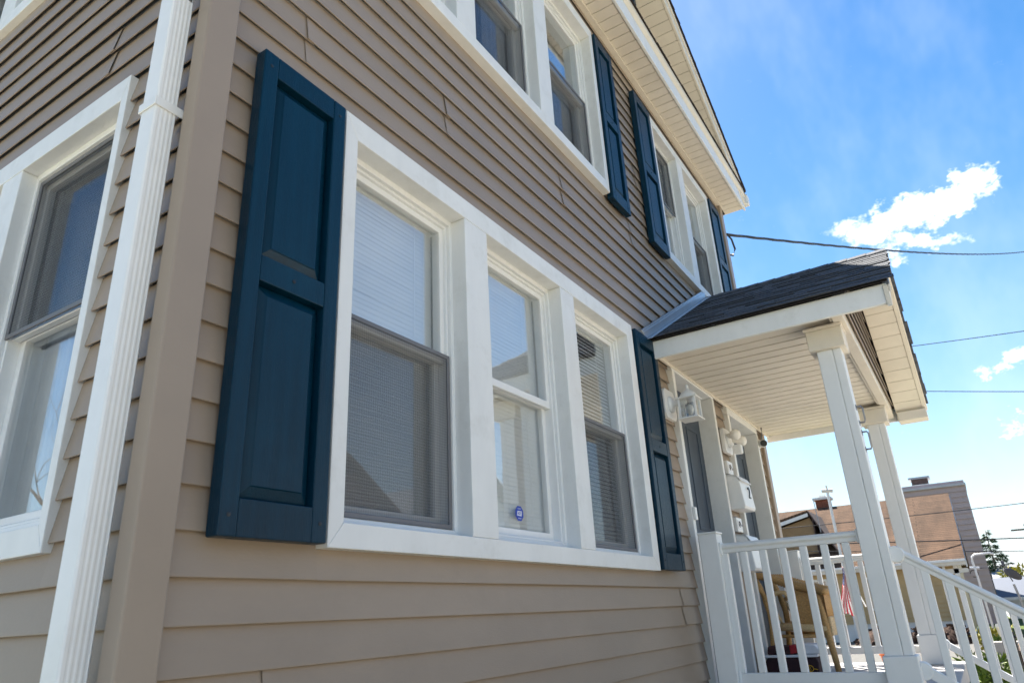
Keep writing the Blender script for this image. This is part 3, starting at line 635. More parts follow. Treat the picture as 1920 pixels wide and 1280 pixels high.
# gable end of the porch
pzs = lambda x: pz(x)-.16
pg = MB().prism([(3.34, -1.168, 2.942), (6.34, -1.168, 2.942), (PM, -1.168, pzs(PM)+.03)], (0, .05, 0)).build('gable_wall', INTER, porch)
for k in range(0, 9):
    z = 2.905+k*S; hw = (pz(PM)-.15-(z+S*.5))/PSL
    if hw > .05: board(max(3.33, PM-hw), min(6.36, PM+hw), z, lambda u, d, z_: (u, d-1.186, z_), pg)
for xe in (PX0+.02, PX1-.02):
    MB().prism([(xe, -1.43, pz(xe)-.037), (PM, -1.43, PR_-.037), (PM, -1.43, PR_-.165), (xe, -1.43, pz(xe)-.165)], (0, .026, 0)).build('rake_board', CREAM, proof, .003)
    MB().prism([(xe, -1.442, pz(xe)-.037), (PM, -1.442, PR_-.037), (PM, -1.442, PR_-.080), (xe, -1.442, pz(xe)-.080)], (0, .0115, 0)).build('rake_trim', CREAM, proof, .003)
rake_panels(PX1-.03, PM, -1.403, -1.19, pzs, proof, .117, CREAM); rake_panels(PX0+.05, PM, -1.403, -1.19, pzs, proof, .117, CREAM)
MB().prism([(PX1-.02, -1.428, 2.935), (PX1-.02, -1.428, 2.782), (PX1-.20, -1.428, 2.782), (PX1-.20, -1.428, 2.86)], (0, .23, 0)).build('eave_return', CREAM, porch, .003)
# posts
def post(x0, y0):
    x1, y1 = x0+.13, y0+.135                         # y0 is the outer (street) face
    p_ = MB().box(x0, x1, y0+.0476, y1, 1.03, 2.70).build('post', POSTW, porch, .005, 3)
    MB().box(x0+.0012, x1-.0012, y0, y0+.0465, 1.03, 2.70).build('post_wrap_edge', POSTW, p_, .005, 3)
    box('capital', CREAM, p_, x0-.035, x1+.035, y0-.030, y1+.035, 2.700, 2.822, .004)
    box('capital_plate', CREAM, p_, x0-.045, x1+.045, y0-.035, y1+.045, 2.8225, 2.8415, .003)
    box('base_sleeve', POSTW, p_, x0-.013, x1+.013, y0-.016, y1+.013, .8205, 1.03, .006)
    return p_
pn = post(3.50, -1.105); pf = post(5.80, -1.105)
# handles on the near post
for z0_, z1_ in ((2.245, 2.345), (2.09, 2.195)):
    h = thing('flag_bracket', (3.56, -1.105, z0_), 'grey metal bracket handle on the near porch post, '+('upper' if z0_ > 2.2 else 'lower')+' of two', 'bracket')
    MB().tube([(3.56, -1.106, z0_+.005), (3.56, -1.132, z0_+.005), (3.56, -1.138, z0_+.015), (3.56, -1.138, z1_-.012), (3.56, -1.130, z1_), (3.56, -1.106, z1_)], .005, 8).build('loop', STEEL, h, smooth=True)
    box('plate', STEEL, h, 3.545, 3.575, -1.1085, -1.1055, z1_-.018, z1_+.012); box('plate', STEEL, h, 3.545, 3.575, -1.1085, -1.1055, z0_-.01, z0_+.018)
# steps
st_ = thing('front_steps', (4.75, -1.9, 0), 'grey concrete front steps descending from the porch', 'steps')
for i in range(5): box('step', CONC, st_, 3.47, 6.07, -1.2355-.24*(i+1), -1.2355-.24*i-.0005, -.1, .82-.164*(i+1), .008)

# railings -------------------------------------------------------------------
def railprof(w, h): return [(-w*.32, 0), (w*.32, 0), (w*.34, h*.38), (w*.5, h*.55), (w*.5, h*.78), (w*.30, h), (-w*.30, h), (-w*.5, h*.78), (-w*.5, h*.55), (-w*.34, h*.38)]
def sweep(prof, a, b):
    P = [(a[0]+x, a[1], a[2]+z) for x, z in prof]; d = Vector(b)-Vector(a); return MB().prism(P, d)
def railing(xc, label, near):
    rl = thing('porch_railing', (xc, -.5, .82), label, 'railing', 'white porch side railings')
    box('newel', POSTW, rl, xc-.055, xc+.055, -.198, -.086, .8205, 1.722, .004); box('newel_cap', POSTW, rl, xc-.060, xc+.060, -.203, -.081, 1.7225, 1.734, .003)
    sweep(railprof(.062, .056), (xc, -.1985, 1.606), (xc, -.9685, 1.606)).build('top_rail', POSTW, rl, .003, 2)
    box('bottom_rail', POSTW, rl, xc-.024, xc+.024, -.9685, -.1985, .900, .953, .004)
    for yy in (-.1985-.012, -.9685): box('rail_bracket', POSTW, rl, xc-.036, xc+.036, yy, yy+.012, 1.598, 1.668, .003); box('rail_bracket', POSTW, rl, xc-.030, xc+.030, yy, yy+.012, .893, .960, .003)
    for i in range(7):
        yb = -.217-.1125*i; box('baluster', POSTW, rl, xc-.019, xc+.019, yb-.019, yb+.019, .9535, 1.6055, .004)
railing(3.555, 'white porch railing nearest the long house wall, in front of the wicker chair', True)
railing(5.865, 'white porch railing on the far side, behind the wicker chair', False)
def stair_rail(xc, label):
    rl = thing('stair_railing', (xc, -1.7, 0), label, 'railing', 'white sloping stair railings'); k = .68; y0, y1 = -1.135, -2.36
    ztop = lambda y: 1.498+k*(y-y0); zbot = lambda y: .930+k*(y-y0)
    sweep(railprof(.062, .062), (xc, y0, ztop(y0)), (xc, y1, ztop(y1))).build('top_rail', POSTW, rl, .003, 2)
    MB().prism([(xc-.024, y0, zbot(y0)), (xc+.024, y0, zbot(y0)), (xc+.024, y0, zbot(y0)+.058), (xc-.024, y0, zbot(y0)+.058)], (0, y1-y0, k*(y1-y0))).build('bottom_rail', POSTW, rl, .004)
    for zc in (1.522, .955):
        MB().lathe((xc-.036, -1.127, zc), (1, 0, 0), [(0, .0), (.001, .040), (.008, .043), (.064, .043), (.071, .040), (.072, .0)], 24).build('knuckle', POSTW, rl, .002, 2)
    y = -1.241
    while y > -2.30:
        MB().poly([(xc+a, y+b, zbot(y+b)+.052) for a in (-.019, .019) for b in (-.019, .019)]+[(xc+a, y+b, ztop(y+b)+.010) for a in (-.019, .019) for b in (-.019, .019)],
                  [(0, 1, 3, 2), (4, 6, 7, 5), (0, 4, 5, 1), (2, 3, 7, 6), (0, 2, 6, 4), (1, 5, 7, 3)]).build('baluster', POSTW, rl, .004)
        y -= .0955
    box('newel', POSTW, rl, xc-.055, xc+.055, -2.47, -2.361, .025, 1.0, .004); box('newel_cap', POSTW, rl, xc-.06, xc+.06, -2.475, -2.356, 1.0005, 1.015, .003)
stair_rail(3.575, 'white sloping stair railing on the near side of the front steps'); stair_rail(5.875, 'white sloping stair railing on the far side of the front steps')

# wall things under the porch --------------------------------------------------
ln = thing('wall_lantern', (3.50, -.02, 2.55), 'white carriage lantern with glass panes on wall beside first door', 'lantern')
pl = [(3.415, -.012), (3.585, -.012)]
MB().prism([(3.42, -.001, 2.46), (3.57, -.001, 2.46), (3.595, -.001, 2.49), (3.595, -.001, 2.63), (3.57, -.001, 2.66), (3.42, -.001, 2.66), (3.395, -.001, 2.63), (3.395, -.001, 2.49)], (0, -.030, 0)).build('mounting_block', VINYL, ln, .004, 2)
MB().lathe((3.495, -.031, 2.56), (0, -1, 0), [(0, .055), (.010, .055), (.020, .046), (.026, .022), (.060, .018), (.105, .016)], 20).build('back_plate', VINYL, ln, smooth=True)
lx, ly, lz = 3.495, -.155, 2.445
for a in (-1, 1):
    for b in (-1, 1): box('post', VINYL, ln, lx+a*.052-.006, lx+a*.052+.006, ly+b*.052-.006, ly+b*.052+.006, lz, lz+.125, .001)
box('tray', VINYL, ln, lx-.068, lx+.068, ly-.068, ly+.068, lz-.010, lz-.0005, .002); box('collar', VINYL, ln, lx-.070, lx+.070, ly-.070, ly+.070, lz+.1255, lz+.134, .002)
MB().lathe((lx, ly, lz+.1345), (0, 0, 1), [(0, .062), (.012, .058), (.035, .044), (.052, .024), (.060, .012), (.072, .009), (.078, .013), (.088, .007), (.095, .001)], 18).build('dome', VINYL, ln, smooth=True)
for a in (-1, 1):
    box('glass', GLASS, ln, lx+a*.050-.001, lx+a*.050+.001, ly-.045, ly+.045, lz+.001, lz+.124); box('glass', GLASS, ln, lx-.045, lx+.045, ly+a*.050-.001, ly+a*.050+.001, lz+.001, lz+.124)
MB().lathe((lx, ly, lz), (0, 0, 1), [(0, .012), (.03, .012), (.035, .018), (.06, .026), (.08, .022), (.09, .006)], 14).build('bulb', BULB, ln, smooth=True)

fl_ = thing('flood_light', (4.80, -.02, 2.53), 'twin bulb white flood light with motion sensor between the two doors', 'light')
MB().prism([(4.70, -.001, 2.44), (4.86, -.001, 2.44), (4.88, -.001, 2.46), (4.88, -.001, 2.62), (4.86, -.001, 2.64), (4.70, -.001, 2.64), (4.68, -.001, 2.62), (4.68, -.001, 2.46)], (0, -.032, 0)).build('mounting_block', VINYL, fl_, .004, 2)
MB().lathe((4.78, -.033, 2.545), (0, -1, 0), [(0, .058), (.018, .056), (.026, .040)], 20).build('round_box', VINYL, fl_, smooth=True)
for bx_, bz_, bd in ((4.745, 2.575, (-.55, -.8, -.12)), (4.815, 2.55, (.35, -.9, -.12))):
    MB().lathe((bx_, -.052, bz_), bd, [(0, .020), (.034, .021), (.038, .024), (.056, .036), (.078, .043), (.098, .040), (.112, .026), (.118, .004)], 18).build('bulb', BULB, fl_, smooth=True)
box('motion_sensor', VINYL, fl_, 4.745, 4.805, -.135, -.07, 2.425, 2.50, .012)

def mailbox(z0, z1, label, num):
    mb_ = thing('mailbox', (4.78, -.02, z0), label, 'mailbox', 'white wall mailboxes')
    MB().prism([(4.605, -.004, z0), (4.605, -.118, z0), (4.605, -.128, z0+.02), (4.605, -.112, z1-.05), (4.605, -.09, z1-.012), (4.605, -.004, z1)], (.30, 0, 0)).build('box', VINYL, mb_, .008, 3)
    MB().prism([(4.60, -.0035, z1+.0005), (4.60, -.092, z1-.0105), (4.60, -.122, z1-.055), (4.60, -.126, z1-.053), (4.60, -.095, z1-.006), (4.60, -.0035, z1+.006)], (.31, 0, 0)).build('lid', VINYL, mb_, .002, 1)
    if num: text_mesh(num, .14, lambda x, y, z: (4.80+x, -.1225-z-.001+.0*y, (z0+z1)/2+.0+y*.9), 'lettering', BLACK, mb_, .003)
    return mb_
mailbox(1.985, 2.245, 'upper white wall mailbox marked 2 between the doors', '2')
mailbox(1.54, 1.80, 'lower white wall mailbox between the doors, half behind the railing', None)
for k, (zb_, lab) in enumerate(((2.265, 'small white door bell plate above the upper mailbox'), (1.83, 'small white door bell plate above the lower mailbox'))):
    db = thing('door_bell', (4.74, -.01, zb_), lab, 'door bell', 'white door bell plates')
    box('plate', VINYL, db, 4.66, 4.80, -.030, -.002, zb_, zb_+.105, .004); box('label_card', STW, db, 4.675, 4.755, -.0325, -.0305, zb_+.02, zb_+.085)
    r_ = MB().tube([(4.715+.017*math.cos(a), -.0335, zb_+.058+.017*math.sin(a)) for a in [R(-30+30*i) for i in range(9)]]+[(4.715, -.0335, zb_+.035)], .004, 6); r_.build('symbol', BLACK, db)
    MB().lathe((4.78, -.030, zb_+.05), (0, -1, 0), [(0, .009), (.004, .009), (.006, .004)], 12).build('button', STEEL, db)
box('latch', VINYL, thing('door_chime', (3.652, -.03, 1.87), 'small white plastic sensor on the first door casing', 'sensor'), 3.630, 3.665, -.052, -.031, 1.83, 1.91, .004)
cm = thing('security_camera', (5.98, -.08, 2.73), 'round black and white security camera under the far porch ceiling corner', 'camera')
MB().lathe((5.90, -.05, 2.71), (-.85, -.50, -.12), [(0, .034), (.055, .036), (.060, .033)], 20).build('body', VINYL, cm, smooth=True)
cdir = Vector((-.85, -.50, -.12)).normalized(); cc = Vector((5.90, -.05, 2.71))+cdir*.0605
MB().lathe(cc, cdir, [(0, .032), (.004, .030), (.005, .012), (.009, .010), (.010, .001)], 20).build('lens', BLACK, cm)
MB().tube([(5.89, -.055, 2.735), (5.93, -.06, 2.80), (5.95, -.06, 2.872)], .008, 8).build('arm', STEEL, cm); box('mount', VINYL, cm, 5.90, 5.95, -.030, -.003, 2.68, 2.76, .003)

# wicker chair -----------------------------------------------------------------
ch = thing('wicker_chair', (5.2, -.25, .82), 'brown wicker armchair with woven sides behind the porch railing', 'chair')
x0, x1 = 5.0, 5.52; fz = .8205
def chair_side(xp, first):
    def wrap(path, rads, n=64):
        P_ = [Vector(p) for p in path]; out = []; rr = []
        for i in range(n+1):
            t = i/n*(len(P_)-1); k = min(int(t), len(P_)-2); out.append(P_[k].lerp(P_[k+1], t-k)); rr.append((rads[k]+(rads[k+1]-rads[k])*(t-k))*(1+.11*(-1)**i))
        return out, rr
    top = MB().tube(*wrap([(xp, .00, 1.520), (xp, -.10, 1.505), (xp, -.22, 1.455), (xp, -.33, 1.42), (xp, -.43, 1.392), (xp, -.475, 1.372)], [.024, .030, .034, .034, .032, .028]), 10)
    top.build('arm_rail', WICKER, ch, smooth=True)
    MB().tube([(xp, -.005, 1.50), (xp, -.035, 1.42), (xp, -.062, 1.34), (xp, -.078, 1.25), (xp, -.078, 1.16), (xp, -.064, 1.05), (xp, -.050, .93), (xp, -.046, fz)], [.02, .024, .027, .024, .024, .022, .02, .019], 10).build('leg', WICKER, ch, smooth=True)
    MB().tube([(xp, -.43, 1.36), (xp, -.45, 1.22), (xp, -.456, 1.10), (xp, -.472, .95), (xp, -.482, fz)], [.02, .022, .024, .022, .02], 10).build('leg', WICKER, ch, smooth=True)
    MB().tube([(xp, -.092, 1.335), (xp, -.12, 1.372), (xp, -.16, 1.39), (xp, -.205, 1.385), (xp, -.22, 1.36)], .016, 8).build('arch', WICKER_L, ch, smooth=True)
    MB().tube([(xp, -.088, 1.325), (xp, -.11, 1.27), (xp, -.145, 1.20), (xp, -.15, 1.165)], .011, 8).build('brace', WICKER_L, ch, smooth=True)
    # woven panel under the arm: uprights with weavers going in and out
    wv = MB()
    for i in range(24):
        t = i/23; ya = -.235-.19*t; zt_ = 1.435-.055*t
        wv.tube([(xp, ya, zt_), (xp, ya-.015, 1.145)], .0034, 5)
    for r_ in range(30):
        zc = 1.152+r_*.0093; n_ = 46; y0_ = -.236-.0005*r_*0; wv.tube([(xp+.0045*math.sin(math.pi*q+math.pi*(r_ % 2)), -.238-.197*q/n_-.013*(1-r_/30), min(zc, 1.433-.055*q/n_)) for q in range(n_+1)], .0042, 4, False)
    wv = wv.build('woven_panel', WICKER, ch, smooth=True); wv['kind'] = 'stuff'
    MB().tube([(xp, -.08, 1.150), (xp, -.46, 1.125)], .027, 10).build('seat_rail', WICKER_L, ch, smooth=True)
    MB().tube([(xp, -.07, 1.085), (xp, -.46, 1.075)], .012, 8).build('stretcher', WICKER, ch, smooth=True)
chair_side(x0, True); chair_side(x1, False)
wv = MB()
for i in range(40):
    xx = x0+.015+(x1-x0-.03)*i/39; wv.tube([(xx, -.475, 1.385), (xx, -.477, 1.205)], .0036, 5)
for r_ in range(20): wv.tube([(x0+(x1-x0)*q/78, -.476-.0045*math.sin(math.pi*q+math.pi*(r_ % 2)), 1.208+r_*.0088) for q in range(79)], .0042, 4, False)
wv = wv.build('woven_panel', WICKER, ch, smooth=True); wv['kind'] = 'stuff'
MB().tube([(x0, -.475, 1.378), (x1, -.475, 1.385)], .024, 10).build('end_rail', WICKER, ch, smooth=True)
box('apron', WICKER_L, ch, x0+.01, x1-.01, -.492, -.470, 1.075, 1.205, .008)  # pale apron: sun on the chair end put into its colour
box('seat', WICKER, ch, x0, x1, -.46, -.06, 1.135, 1.165, .01)
MB().tube([(x0, -.0, 1.515), (x1, -.0, 1.515)], .024, 10).build('end_rail', WICKER, ch, smooth=True)

# bag under the chair -----------------------------------------------------------
BAGD = mat('black_red_bag_cloth', (.030, .006, .010), .7, .3, 14, .4, 60); BAGR = mat('red_cloth', (.36, .012, .02), .7, .12); BAGW = mat('white_cloth', (.74, .76, .80), .75, .06, 8, .4, 40); YEL = mat('yellow_print', (.75, .42, .02), .5, .05)
bg_ = thing('bag', (4.9, -.3, .82), 'dark maroon bag with red and white top and yellow emblem under the chair', 'bag')
MB().prism([(4.72, -.06, .8205), (4.72, -.40, .8205), (4.72, -.41, .93), (4.72, -.39, .955), (4.72, -.07, .955), (4.72, -.05, .93)], (.22, 0, 0)).build('body', BAGD, bg_, .012, 3)
MB().prism([(4.71, -.05, .956), (4.71, -.41, .956), (4.71, -.41, .972), (4.71, -.05, .972)], (.24, 0, 0)).build('band', BAGW, bg_, .004)
MB().prism([(4.73, -.07, .973), (4.73, -.27, .973), (4.73, -.26, 1.025), (4.73, -.08, 1.03)], (.20, 0, 0)).build('flap', BAGD, bg_, .012, 3)
MB().prism([(4.722, -.235, .975), (4.722, -.28, .985), (4.722, -.30, 1.015), (4.722, -.27, 1.032), (4.722, -.23, 1.035)], (.15, 0, 0)).build('red_lining', BAGR, bg_, .006, 2)
MB().prism([(4.73, -.282, .974), (4.73, -.43, .974), (4.73, -.44, .99), (4.73, -.40, 1.035), (4.73, -.31, 1.04)], (.20, 0, 0)).build('white_cloth', BAGW, bg_, .015, 3)
MB().tube([(4.716, -.345+.025*math.cos(a), .885+.02*math.sin(a)) for a in [R(i*30) for i in range(13)]], .0028, 6).build('emblem', YEL, bg_)
MB().tube([(4.716, -.337, .893), (4.716, -.345, .897), (4.716, -.352, .891), (4.716, -.339, .880), (4.716, -.346, .874), (4.716, -.354, .878)], .0026, 6).build('emblem', YEL, bg_)
for s_ in (-1, 1): MB().tube([(4.716, -.345+s_*.028, .883), (4.716, -.345+s_*.052, .878)], .0028, 6).build('emblem', YEL, bg_)
ORG = mat('orange_clay', (.62, .16, .05), .6, .12)
pt = thing('flower_pot', (5.95, -.70, .82), 'small orange clay pot at the far edge of the porch floor', 'pot')
MB().lathe((5.95, -.70, .8205), (0, 0, 1), [(0, .035), (.005, .036), (.06, .048), (.062, .054), (.080, .055), (.081, .048), (.07, .046)], 20).build('pot', ORG, pt, smooth=True)

# flag ----------------------------------------------------------------------------
FR = mat('flag_red', (.45, .004, .03), .7, .05); FW = mat('flag_white', (.62, .62, .64), .7, .03); FB = mat('flag_blue', (.008, .025, .15), .7, .05)
fg = thing('flag', (5.97, -.60, 1.0), 'small stars and stripes flag drooping from a stick on the far railing', 'flag')
MB().tube([(5.93, -.63, 1.25), (6.02, -.515, 1.585)], .006, 8).build('stick', POSTW, fg)
NS = 13; NU = 24
def fpt(u, v):   # u along the fly (hanging), v across the hoist
    s = .08+.92*u
    y = -.505+.02*u-.10*(v-.5)*s*1.4-.012*math.sin(v*5+u*3); x = 6.03-.05*u+.018*math.sin(u*7+v*8)+.02*(v-.5); z = 1.575-.345*u-.075*(v)*s-.012*math.sin(v*9)
    return (x, y, z)
for i in range(NS):
    v0, v1 = i/NS, (i+1)/NS; us = [j/NU for j in range(NU+1)]; lo_u = .40 if i < 7 else 0
    us = [lo_u+(1-lo_u)*t for t in us]
    o = MB().poly([fpt(u, v) for u in us for v in (v0, v1)], [(2*j, 2*j+2, 2*j+3, 2*j+1) for j in range(NU)]).build('stripe', FR if i % 2 == 0 else FW, fg, smooth=True, recalc=False)
    o.modifiers.new('s', 'SOLIDIFY').thickness = .0012
us = [.40*j/NU for j in range(NU+1)]; vs = [7/NS*j/6 for j in range(7)]
o = MB().poly([fpt(u, v) for u in us for v in vs], [(j*7+k, (j+1)*7+k, (j+1)*7+k+1, j*7+k+1) for j in range(NU) for k in range(6)]).build('canton', FB, fg, smooth=True, recalc=False); o.modifiers.new('s', 'SOLIDIFY').thickness = .0012
stars = MB()
for r_ in range(9):
    for c_ in range(6 if r_ % 2 == 0 else 5):
        u = .40*(c_+.5+(.5 if r_ % 2 else 0))/6; v = 7/NS*(r_+.5)/9; p_ = Vector(fpt(u, v)); du = (Vector(fpt(u+.01, v))-p_).normalized()*.0042; dv = (Vector(fpt(u, v+.01))-p_).normalized()*.0042; nn = du.cross(dv).normalized()
        for s_ in (1, -1):
            pts = [p_+nn*.0012*s_+(du*math.cos(a)+dv*math.sin(a))*(1 if k % 2 == 0 else .42) for k, a in enumerate([R(36*q) for q in range(10)])]
            stars.poly(pts, [tuple(range(10))])
so = stars.build('stars', FW, fg, recalc=False); so['kind'] = 'stuff'

# ------------------------------------------------------------------ neighbour house (beyond the porch)
NB_S = mat('ochre_siding', (.50, .355, .17), .5, .06, 3); NB_W = mat('neighbour_white', (.74, .73, .70), .5, .04)
NB_R = shingle_mat('brown_roof', (.135, .077, .046), .14, 60, .12); NB_D = mat('dark_and_shaded_brown', (.075, .05, .045), .9, .2, 8)  # dark brown roofing; on the cross gable it also carries painted shade
BRICK = shingle_mat('red_brick', (.30, .115, .075), .075, .22, .18)
nb = thing('neighbour_house', (31, 4, 0), 'ochre-sided neighbour house with brown shingle roof behind the porch', 'house')
NX = 27.0; NY0 = -.95; NY1 = 9.5; NE = 2.38; NSL = .565; NRX = 31.2; NZR = NE+NSL*(NRX-NX+.35)
def lapwall(x, y0, y1, z0, z1, par, m_, holes=(), pitch=.135):
    mb = MB(); z = z0
    while z < z1:
        segs = [(y0, y1)]
        for h in holes:
            if h[2] < z+pitch*.5 < h[3]: segs = [s_ for a, b in segs for s_ in ((a, min(b, h[0])), (max(a, h[1]), b)) if s_[1]-s_[0] > .01]
        for a, b in segs: mb.prism([(x-.018, a, z), (x+.022, a, z+pitch), (x+.05, a, z+pitch), (x+.05, a, z+.012), (x-.006, a, z+.012)], (0, b-a, 0))
        z += pitch
    o = mb.build('siding', m_, par); o['kind'] = 'stuff'; return o
nwin = [(3.05, 3.75, 1.35, 2.05), (1.25, 1.95, .95, 2.02), (5.6, 6.5, .9, 2.0)]
lapwall(NX, NY0, NY1, .55, NE-.1, nb, NB_S, nwin)
box('wall', NB_S, nb, NX+.052, 35.4, NY0+.01, NY1, .1, NE-.05)
box('foundation', NB_W, nb, NX+.03, 35.4, NY0+.02, NY1, -.1, .55)
box('corner_trim', NB_W, nb, NX-.02, NX+.06, NY0-.02, NY0+.12, .5, NE-.1)
box('downpipe', NB_W, nb, NX-.10, NX-.03, NY0+.35, NY0+.43, .2, NE-.1)
for (a, b, c, d) in nwin:
    w_ = MB()
    w_.box(NX-.02, NX+.04, a, a+.07, c, d); w_.box(NX-.02, NX+.04, b-.07, b, c, d); w_.box(NX-.02, NX+.04, a+.07, b-.07, d-.07, d); w_.box(NX-.02, NX+.04, a+.07, b-.07, c, c+.07)
    w_ = w_.build('window', NB_W, nb); box('pane', GLASS, w_, NX+.01, NX+.015, a+.07, b-.07, c+.07, d-.07); box('blind', INTER, w_, NX+.035, NX+.04, a+.07, b-.07, c+.07, d-.07)
def slope(par, name, m_, x0, z0, x1, z1, y0, y1, th=.08):
    L = math.hypot(x1-x0, z1-z0)
    return MB().prism([(x0, y0, z0), (x1, y0, z1), (x1, y0, z1-th), (x0, y0, z0-th)], (0, y1-y0, 0)).build(name, m_, par, uv=lambda p: (p.y, (p.x-x0)/(x1-x0+1e-9)*L))
nr = slope(nb, 'roof', NB_R, NX-.35, NE, NRX, NZR, NY0-.28, NY1+.3)
slope(nb, 'roof', NB_R, 35.75, NE, NRX, NZR, NY0-.28, NY1+.3)
box('gutter', NB_W, nb, NX-.46, NX-.36, NY0-.28, NY1+.3, NE-.09, NE-.01, .01); box('fascia', NB_W, nb, NX-.355, NX-.325, NY0-.28, NY1+.3, NE-.17, NE-.085)
box('soffit', NB_W, nb, NX-.325, NX+.02, NY0-.28, NY1+.3, NE-.19, NE-.172)
MB().prism([(NX-.35, NY0-.30, NE-.09), (NRX, NY0-.30, NZR-.09), (NRX, NY0-.30, NZR-.26), (NX-.35, NY0-.30, NE-.26)], (0, .04, 0)).build('rake_board', NB_W, nb)
MB().prism([(NX+.06, NY0, NE-.3), (35.3, NY0, NE-.3), (NRX, NY0, NZR-.2)], (0, .1, 0)).build('gable_wall', NB_S, nb)
MB().prism([(NX-.02, NY0-.28, NE-.28), (NX-.02, NY0+.4, NE-.28), (NX-.02, NY0+.4, NE-.45), (NX-.02, NY0-.28, NE-.40)], (.4, 0, 0)).build('eave_return', NB_W, nb)
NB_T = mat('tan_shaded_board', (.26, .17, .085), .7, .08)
# cross gable towards us, at the left end of the roof
CGY = 3.35; CGX = NX+.1; CZ = 4.5
cg = MB().prism([(CGX+.5, CGY, CZ), (CGX+.5, CGY-1.0, CZ-1.95), (CGX+.5, CGY-1.0, CZ-2.05), (CGX+.5, CGY, CZ-.1)], (3.2, 0, 0)).build('cross_gable_roof', NB_D, nb)  # dark slope: its shade is put into the colour
MB().prism([(CGX+.4, CGY+.002, CZ), (CGX+.4, CGY+3.2, CZ-.75), (CGX+.4, CGY+3.2, CZ-.85), (CGX+.4, CGY+.002, CZ-.1)], (3.3, 0, 0)).build('cross_gable_roof', NB_R, nb, uv=lambda p: (p.x, p.y))
MB().prism([(CGX+.36, CGY+.0, CZ-.1), (CGX+.36, CGY+3.2, CZ-.86), (CGX+.36, CGY+3.2, CZ-.98), (CGX+.36, CGY+.4, CZ-.32), (CGX+.36, CGY, CZ-.22)], (.04, 0, 0)).build('rake_board', NB_W, nb)
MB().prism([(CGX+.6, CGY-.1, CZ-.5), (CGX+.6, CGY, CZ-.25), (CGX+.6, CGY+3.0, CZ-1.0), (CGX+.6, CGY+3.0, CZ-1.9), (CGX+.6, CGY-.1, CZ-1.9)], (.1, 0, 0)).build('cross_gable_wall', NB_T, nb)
MB().prism([(CGX+.45, CGY-.12, CZ-.25), (CGX+.45, CGY-.12, 2.3), (CGX+3.4, CGY-.12, 2.3), (CGX+3.4, CGY-.12, CZ-.25)], (0, .018, 0)).build('shaded_gable_cheek', NB_D, nb)  # thin dark sheet, the shade of this side put into its colour
# chimney and pole on that roof
cy_ = -1.476+32.6*math.tan(R(8.4)); 
ck = MB().box(31.4, 31.9, cy_-.28, cy_+.28, 4.3, 5.3).build('chimney', BRICK, nb, uv=lambda p: (p.y+p.x, p.z)); box('cap', NB_W, ck, 31.3, 32.0, cy_-.36, cy_+.36, 5.3005, 5.39); box('flue', NB_W, ck, 31.5, 31.8, cy_-.15, cy_+.15, 5.3905, 5.5)
an = thing('antenna_mast', (26.2, 2.4, 0), 'tall white pipe mast with small antenna head in front of the brown roof', 'antenna')
ay = -1.476+27*math.tan(R(8.02))
MB().tube([(26.2, ay, 0), (26.2, ay, 4.9)], .045, 8).build('pole', NB_W, an); MB().tube([(26.2, ay-.18, 4.92), (26.2, ay+.18, 4.95)], .06, 8).build('head', CREAM, an); MB().tube([(26.2, ay, 4.9), (26.2, ay, 5.12)], .03, 8).build('tip', CREAM, an)
MB().tube([(26.6, ay+.55, 3.6), (26.6, ay+.58, 4.75)], .015, 6).build('whip', STEEL, an)
# mauve building behind
MAUVE = mat('mauve_siding', (.40, .325, .32), .6, .05, 2)
FARG_ = mat('grey_coping', (.45, .46, .50), .6, .05)
mv = thing('mauve_building', (44, 2, 0), 'tall mauve-grey building rising behind the brown roofed house', 'building')
lapwall(40.0, -1.93, .95, 0, 6.25, mv, MAUVE, (), .26); box('wall', MAUVE, mv, 40.055, 48, -1.92, .95, 0, 6.2)
box('parapet', FARG_, mv, 39.9, 48.1, -1.98, 1.0, 6.251, 6.36)
cup = -1.476+43*math.tan(R(1.96)); vt = MB().prism([(42, cup-.9, 6.361), (42, cup+.9, 6.361), (42, cup+.4, 6.78), (42, cup-.4, 6.78)], (1.2, 0, 0)).build('roof_hood', NB_W, mv); box('vent', NB_D, vt, 42.1, 43.1, cup-.38, cup+.38, 6.7805, 7.08); box('vent_cap', STEEL, vt, 42.0, 43.2, cup-.5, cup+.5, 7.0805, 7.18)

# service mast with gooseneck
PIPE = mat('white_grey_pipe', (.66, .66, .68), .4, .05, metal=.2)
gm = thing('service_mast', (22, -1.5, 0), 'white gooseneck conduit mast in front of the mauve wall', 'mast')
gy = -1.476+22.84*math.tan(R(.1)); 
MB().tube([(22, gy-.04, 0), (22, gy, 1.9), (22, gy+.02, 2.12), (22, gy+.0, 2.22), (22, gy-.08, 2.27), (22, gy-.42, 2.28), (22, gy-.50, 2.24)], .026, 10).build('conduit', PIPE, gm, smooth=True)
MB().tube([(22, gy-.10, 1.93), (22, gy+.12, 1.95)], .03, 8).build('insulator', PIPE, gm)
MB().tube([(22, gy+.05+.09*math.cos(a), 1.80+.09*math.sin(a)) for a in [R(30*i) for i in range(11)]], .010, 6).build('cable_coil', WIRE, gm); MB().tube([(22.02, gy-.32, .3), (22.02, gy-.30, 1.92), (22.02, gy-.05, 1.93)], .012, 6).build('cable', WIRE, gm)
